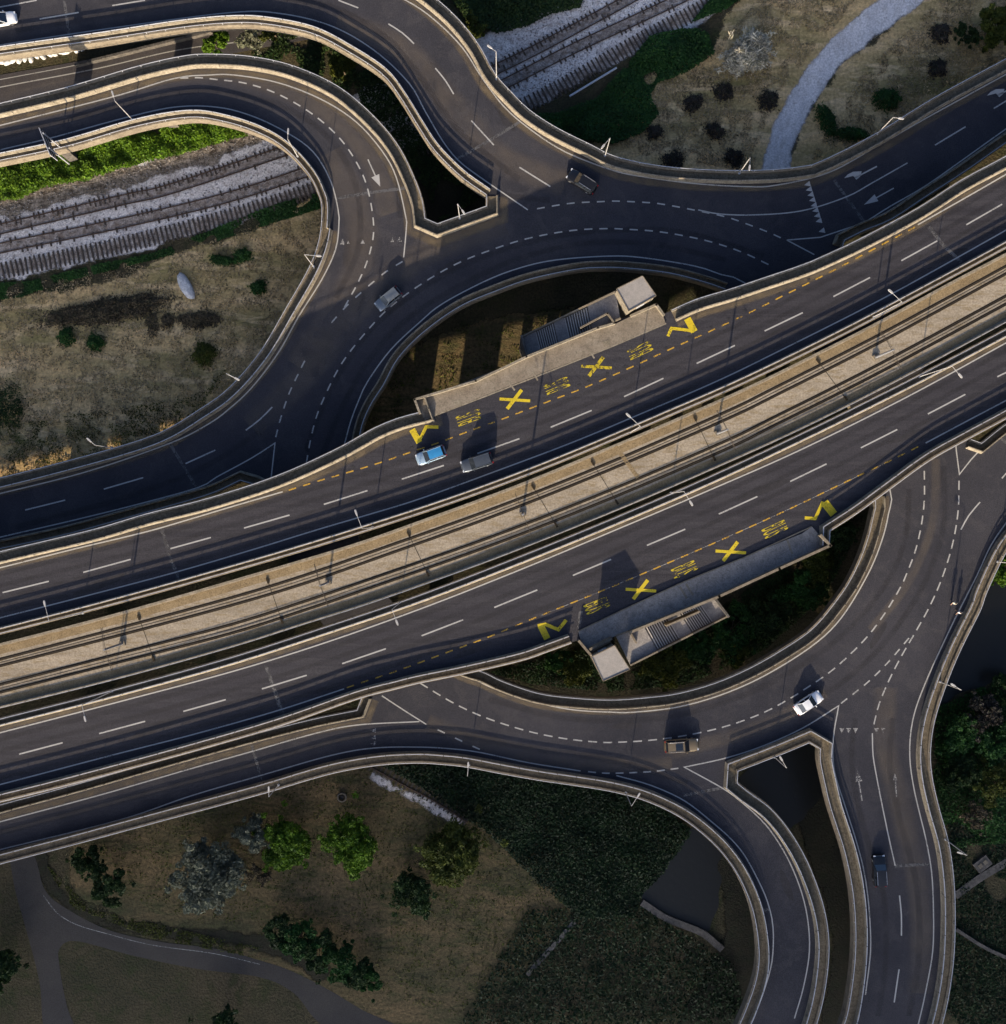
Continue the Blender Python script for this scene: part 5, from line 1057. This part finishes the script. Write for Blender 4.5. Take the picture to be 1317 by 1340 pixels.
for i, (x, y, s) in enumerate([(372,1212,2.6),(395,1222,3.0),(420,1235,3.2),(446,1249,3.0),(470,1262,2.6),(487,1272,2.0)]):
    tree(x,y,s,4.2,M['leaf_green'] if i % 2 else M['leaf_dark'],'dark green tree in the diagonal row at the bottom, '+['nearest its upper left end','second from its upper left end','third from its upper left end','third from its lower right end','second from its lower right end','nearest its lower right end'][i],seed=30+i,nl=3000,leaf=0.2,nclump=13)
tree(340,1142,1.8,2.4,M['leaf_dead'],'dark scrub between the grey-green tree and the left bright green tree',seed=41,nl=1500,leaf=0.18,nclump=9)
tree(150,1150,2.7,5.0,M['leaf_dark'],'dark tree near the bend of the ditch at lower left',seed=42,nl=3400,leaf=0.2,nclump=15,sy=1.6)
tree(122,1120,2.4,3.4,M['leaf_dark'],'dark rounded tree beside the lower left ramp above the path',seed=43,nl=2400,leaf=0.2,nclump=12)
tree(10,1255,3.6,6.0,M['leaf_dark'],'dark tree at the bottom left corner beside the path',seed=44,nl=4200,leaf=0.24,nclump=18)
tree(293,1330,3.6,6.0,M['leaf_dark'],'dark tree at the bottom edge below the path',seed=45,nl=3200,leaf=0.24,nclump=14)
tree(975,82,3.9,4.6,M['leaf_pale'],'cream-coloured silvery tree left of the gravel path',seed=46,nl=3400,leaf=0.42,asp=0.3,nclump=30,rz=R(25),sy=0.62)
tree(1289,46,2.9,4.8,M['leaf_olive'],'yellow-green tree at the upper right corner',seed=47,nl=3600,leaf=0.32,nclump=15)
tree(1262,50,2.0,2.6,M['leaf_dark'],'dark scrub left of the yellow-green tree in the corner',seed=48,nl=1800,leaf=0.2,nclump=10)
for i, (x,y,s,lab) in enumerate([(948,122,1.9,'purple-black bush below the cream tree'),(1006,132,1.5,'purple-black round bush at the left edge of the gravel path'),(907,136,1.4,'purple-black bush left of the cream tree'),(935,172,1.5,'purple-black round bush in the middle of the upper right field'),(857,174,1.5,'purple-black bush right of the dark green thicket'),(880,212,1.4,'purple-black bush behind the parapet, left of the lower lamp'),(960,207,1.5,'purple-black bush behind the parapet beside the lamp by the gravel track'),(1230,45,1.8,'purple-black bush in the upper right field, upper one'),(1227,90,1.5,'purple-black bush in the upper right field, lower one')]):
    bush(x,y,s*(0.8+0.25*((i*7)%4)/3),1.2,'leaf_purple',lab,60+i,sy=0.75+0.1*(i%3),rz=i*0.9,nl=1000,leaf=0.15)
for i, (x,y,s,sy,rz,lab) in enumerate([(1160,130,2.0,0.85,0,'round green bush right of the gravel path'),(1082,158,2.4,0.55,R(-65),'long green bush at the bend of the gravel path'),(1115,177,2.6,0.32,R(-5),'low strip of dark green bush behind the right-hand parapet'),(88,441,1.25,1,0,'small round green bush below the left end of the dead hedge'),(126,449,1.25,0.9,0,'small round green bush, right one of the pair below the dead hedge'),(338,377,1.1,1,0,'small green bush in the dry field near the lamp at the bend'),(318,336,1.3,0.8,R(20),'green shrub right of the white boulder, near the lowest track'),(292,341,2.0,0.3,R(-8),'low sprawling green shrub left of the green shrub near the lowest track'),(12,535,2.6,1.2,0,'large bush at the left edge below the field'),(268,462,1.6,1,0,'yellowish shrub in the shaded part of the field')]):
    bush(x,y,s,1.5,'leaf_green' if i < 8 else ('leaf_dark' if i == 8 else 'leaf_olive'),lab,80+i,sy,rz,nl=1700 if s > 1.5 else 1000,leaf=0.14)
bush(145,407,8.0,1.3,'leaf_dead','long dead brushwood hedge in the dry field',101,0.21,R(11),nl=9000,leaf=0.17,n=60,name='hedge')
bush(262,419,3.1,0.8,'leaf_dead','short dark brushwood strip right of the dead hedge',102,0.30,R(3),nl=2200,leaf=0.16,n=20)
bush(200,425,1.0,0.6,'leaf_dead','tiny dark clump below the white boulder, left one',103,1.6,0,nl=500,leaf=0.13,n=5); bush(220,420,0.9,0.6,'leaf_dead','tiny dark clump below the white boulder, right one',104,1.2,R(-20),nl=500,leaf=0.13,n=5)
tree(285,62,2.3,3.4,M['leaf_vivid'],'bright green tree in the gap between the upper left ramps',seed=110,nl=2600,leaf=0.2,nclump=12)
tree(330,60,2.2,4.0,M['leaf_silver'],'sparse pale-leaved tree right of the bright tree in the gap',seed=111,nl=700,leaf=0.26,nclump=12)
tree(362,50,2.3,5.0,M['leaf_olive'],'sparse tree with bare twigs close under the top ramp',seed=112,nl=900,leaf=0.24,nclump=12)
tree(452,98,2.6,4.6,M['leaf_olive'],'olive-green tree in the dark gap above the curve of the ramp',seed=113,nl=3000,leaf=0.2,nclump=13)
tree(620,40,1.8,2.0,M['leaf_olive'],'yellowish bush beside the top ramp at the railway',seed=114,nl=1500,leaf=0.18,nclump=8)
for i, (x,y,s,m_,lab) in enumerate([(748,872,3.0,'leaf_olive','bush in the ring left of the lift tower of the near stop'),(730,862,2.2,'leaf_green','small bush near the left tip of the lower green area'),(868,868,4.0,'leaf_olive','bushy tree below the staircase of the near stop'),(905,845,3.6,'leaf_green','green tree close to the stair landing of the near stop'),(955,822,4.2,'leaf_green','green tree right of the staircase of the near stop'),(1000,800,4.0,'leaf_dark','dark tree in the middle of the lower green area'),(1040,768,3.8,'leaf_green','green tree below the right end of the near platform'),(1062,740,3.0,'leaf_olive','yellowish tree at the right end of the near platform'),(963,851,2.4,'leaf_olive','olive bush by the inner parapet of the lower ring'),(1090,700,2.6,'leaf_dark','dark tree under the right corner of the near platform')]):
    tree(x,y,s,4.6,M[m_],lab,seed=120+i,nl=3600,leaf=0.2,nclump=16)
for i, (x,y,s,m_,lab) in enumerate([(1312,748,2.4,'leaf_vivid','bright green bush at the right edge above the water'),(1245,955,3.4,'leaf_green','green tree on the bank right of the lower right ramp'),(1275,930,3.2,'leaf_purple','dull purple-brown tree on the right bank at the water'),(1300,970,3.6,'leaf_green','green tree near the right edge below the water'),(1252,1010,3.2,'leaf_dark','dark green tree beside the bend of the lower right ramp'),(1295,1020,4.0,'leaf_olive','yellow-green tree at the right edge, beside bare branches'),(1310,900,2.6,'leaf_dark','dark tree at the right edge on the water bank'),(1268,1060,2.4,'leaf_dead','bare grey branches on the right bank')]):
    tree(x,y,s,4.2 if i else 2.5,M[m_],lab,seed=140+i,nl=3600 if i != 7 else 500,leaf=0.2,nclump=16)
# leafy ground cover and grass
def cover(name, poly, mat, n, leaf, hmax, seed, thr=-0.25, sc=0.35, flat=0.8):
    g = np.random.default_rng(seed); pw = [(p.x,p.y) for p in W(poly,0)]; xs = [p[0] for p in pw]; ys = [p[1] for p in pw]; out = []
    while sum(len(a) for a in out) < n:
        x = g.uniform(min(xs),max(xs),6000); y = g.uniform(min(ys),max(ys),6000); k = inpoly(x,y,pw); x = x[k]; y = y[k]
        v = np.array([MN.noise(Vector((a*sc,b2*sc,seed*1.7))) for a, b2 in zip(x,y)]); k = v > thr; x = x[k]; y = y[k]; v = v[k]
        out.append(np.stack([x,y,(0.15+0.85*np.clip(v-thr,0,1))*hmax*g.random(len(x))**0.5],1))
        if len(out) > 80: break
    pos = np.concatenate(out)[:n]; return tag(link(name, leaves_mesh(name, pos, leaf, mat, flat, seed=seed)), kind='stuff')
cover('creepers', [(-20,215),(60,205),(170,178),(250,162),(310,168),(325,178),(280,190),(230,205),(190,213),(150,225),(110,238),(60,245),(25,262),(-20,262)], M['leaf_vivid'], 17000, 0.19, 1.3, 201, -0.6, 0.5)
cover('weeds', [(-20,372),(40,368),(120,348),(200,332),(280,300),(360,268),(425,250),(425,272),(370,288),(300,310),(240,330),(180,345),(100,365),(30,388),(-20,395)], M['leaf_green'], 9000, 0.16, 0.6, 202, -0.25, 0.4)
cover('thicket', [(700,150),(735,150),(780,130),(830,75),(850,50),(890,38),(925,45),(935,70),(900,95),(860,110),(850,125),(862,150),(840,175),(800,190),(760,185),(720,170)], M['leaf_green'], 17000, 0.18, 1.8, 203, -0.55, 0.25)
cover('thicket', [(575,-20),(770,-20),(760,10),(720,20),(690,35),(650,45),(610,25)], M['leaf_dark'], 8000, 0.2, 1.4, 204, -0.5, 0.25)
cover('thicket', [(905,30),(945,15),(1000,-20),(960,-20),(930,0)], M['leaf_green'], 2600, 0.18, 1.0, 205, -0.5, 0.3)
cover('ivy_bank', [(500,1000),(600,1000),(700,1015),(800,1030),(870,1058),(905,1085),(890,1110),(870,1140),(840,1170),(830,1200),(760,1200),(700,1150),(640,1090),(610,1070),(560,1035)], M['leaf_ivy_shade'], 26000, 0.20, 1.1, 206, -0.55, 0.2)
cover('undergrowth', [(640,880),(700,895),(800,905),(900,895),(1000,850),(1080,780),(1125,690),(1090,700),(950,790),(830,880),(760,850),(720,860)], M['leaf_dark'], 12000, 0.19, 0.8, 207, -0.35, 0.3)
cover('undergrowth', [(1225,925),(1317,885),(1330,1100),(1240,1110),(1222,1020)], M['leaf_green'], 9000, 0.19, 0.9, 208, -0.35, 0.3)
cover('undergrowth', [(330,20),(500,60),(560,150),(600,220),(630,260),(575,290),(560,250),(520,190),(440,115),(330,75)], M['leaf_dark'], 9000, 0.2, 0.9, 209, -0.2, 0.3)
cover('undergrowth', [(690,1190),(840,1185),(960,1260),(980,1340),(600,1345)], M['leaf_ivy_shade'], 9000, 0.22, 0.8, 210, -0.7, 0.2)
cover('undergrowth', [(1240,1080),(1330,1060),(1330,1345),(1235,1345),(1250,1200)], M['leaf_ivy_shade'], 7000, 0.2, 0.4, 211, -0.3, 0.2)
cover('undergrowth', [(60,1060),(330,1010),(330,1030),(100,1095)], M['leaf_dark'], 2500, 0.2, 0.6, 212, -0.1, 0.3)
for i, (pl_, m_, n_, thr) in enumerate([([(-20,385),(250,325),(425,262),(440,330),(400,440),(330,520),(250,570),(120,620),(-20,650)],'leaf_straw',26000,-0.15),([(760,190),(850,95),(930,70),(1010,-20),(1140,-20),(1010,130),(985,225)],'leaf_straw',14000,-0.2),([(1050,225),(1130,95),(1240,-10),(1330,-10),(1330,80),(1150,190)],'leaf_straw',10000,-0.2),([(110,1060),(300,1020),(480,1000),(640,1090),(750,1195),(600,1330),(500,1300),(400,1235),(250,1205),(90,1140)],'leaf_olive',9000,-0.1),([(440,560),(520,470),(620,420),(760,400),(840,440),(700,520),(560,600)],'leaf_olive',3500,-0.05),([(-20,560),(250,520),(300,480),(250,570),(100,615),(-20,640)],'leaf_olive',4500,-0.1),([(60,1130),(120,1190),(340,1240),(340,1255),(200,1228),(90,1185)],'leaf_olive',1800,-0.2)]):
    cover('grass', pl_, M[m_], n_, 0.13, 0.35, 220+i, thr, 0.6, 0.2)
# stones scattered on the ballast and banks
def stones(poly, n, seed, s=0.12):
    g = np.random.default_rng(seed); pw = [(p.x,p.y) for p in W(poly,0)]; xs = [p[0] for p in pw]; ys = [p[1] for p in pw]; x = g.uniform(min(xs),max(xs),n*3); y = g.uniform(min(ys),max(ys),n*3); k = inpoly(x,y,pw); x = x[k][:n]; y = y[k][:n]; q = MB()
    for a, b2 in zip(x,y):
        r_ = s*(0.5+g.random()*1.6); ph = g.random()*6.28; vs = [(a+math.cos(ph+t_*2.094)*r_, b2+math.sin(ph+t_*2.094)*r_*(0.6+0.4*g.random()), 0.0) for t_ in range(3)]+[(a,b2,r_*1.1)]
        q.add(vs, [(0,1,3),(1,2,3),(2,0,3)])
    return q
q = stones([(-20,255),(150,222),(300,180),(400,155),(420,240),(160,335),(-20,375)], 2600, 5, 0.09); tag(q.build('stones', M['stone']), kind='stuff')
q = stones([(640,60),(760,-10),(930,-10),(850,60),(700,135),(655,110)], 2000, 6, 0.09); tag(q.build('stones', M['stone']), kind='stuff')
# ================================================================ added volume, out of view, shaped to dim the sun over the southern end
mb = MB(); NX, NY = 36, 60; top = []; bot = []
for i in range(NX+1):
    for j in range(NY+1):
        x = -320+640*i/NX; y = 10-230*j/NY; t_ = min(1.0, max(0.0, (5-y)/95)); edge = min(1.0, (320-abs(x))/120)
        nn = MN.noise(Vector((x*0.03, y*0.03, 3.0))); th = (36*t_**1.25*(1+0.35*nn)+0.3)*max(0.02, edge)*min(1.0, (y+220)/60+0.02)
        zc = 420+6*nn; k_ = zc/math.tan(el); gx = x-math.sin(az+math.pi)*k_; gy = y-math.cos(az+math.pi)*k_
        top.append(Vector((gx, gy, zc+th*0.65))); bot.append(Vector((gx, gy, zc-th*0.35)))
n = len(top); w_ = NY+1; fs = []
for i in range(NX):
    for j in range(NY): a = i*w_+j; fs += [(a,a+1,a+w_+1,a+w_), (n+a,n+a+w_,n+a+w_+1,n+a+1)]
rim = [i*w_ for i in range(NX+1)]+[NX*w_+j for j in range(1,NY+1)]+[i*w_+NY for i in range(NX-1,-1,-1)]+[j for j in range(NY-1,0,-1)]
for a, b2 in zip(rim, rim[1:]+rim[:1]): fs.append((a,b2,n+b2,n+a))
mb.add(top+bot, fs); m, t, b = nodes('added_shade_volume'); t.nodes.remove(b); v_ = t.nodes.new('ShaderNodeVolumePrincipled'); v_.inputs['Color'].default_value = (0.85,0.85,0.87,1); v_.inputs['Density'].default_value = SHADE_VOLUME_D = 0.042
t.links.new(v_.outputs[0], t.nodes['Material Output'].inputs['Volume']); tag(mb.build('added_shade_volume', m, recalc=True), kind='structure')
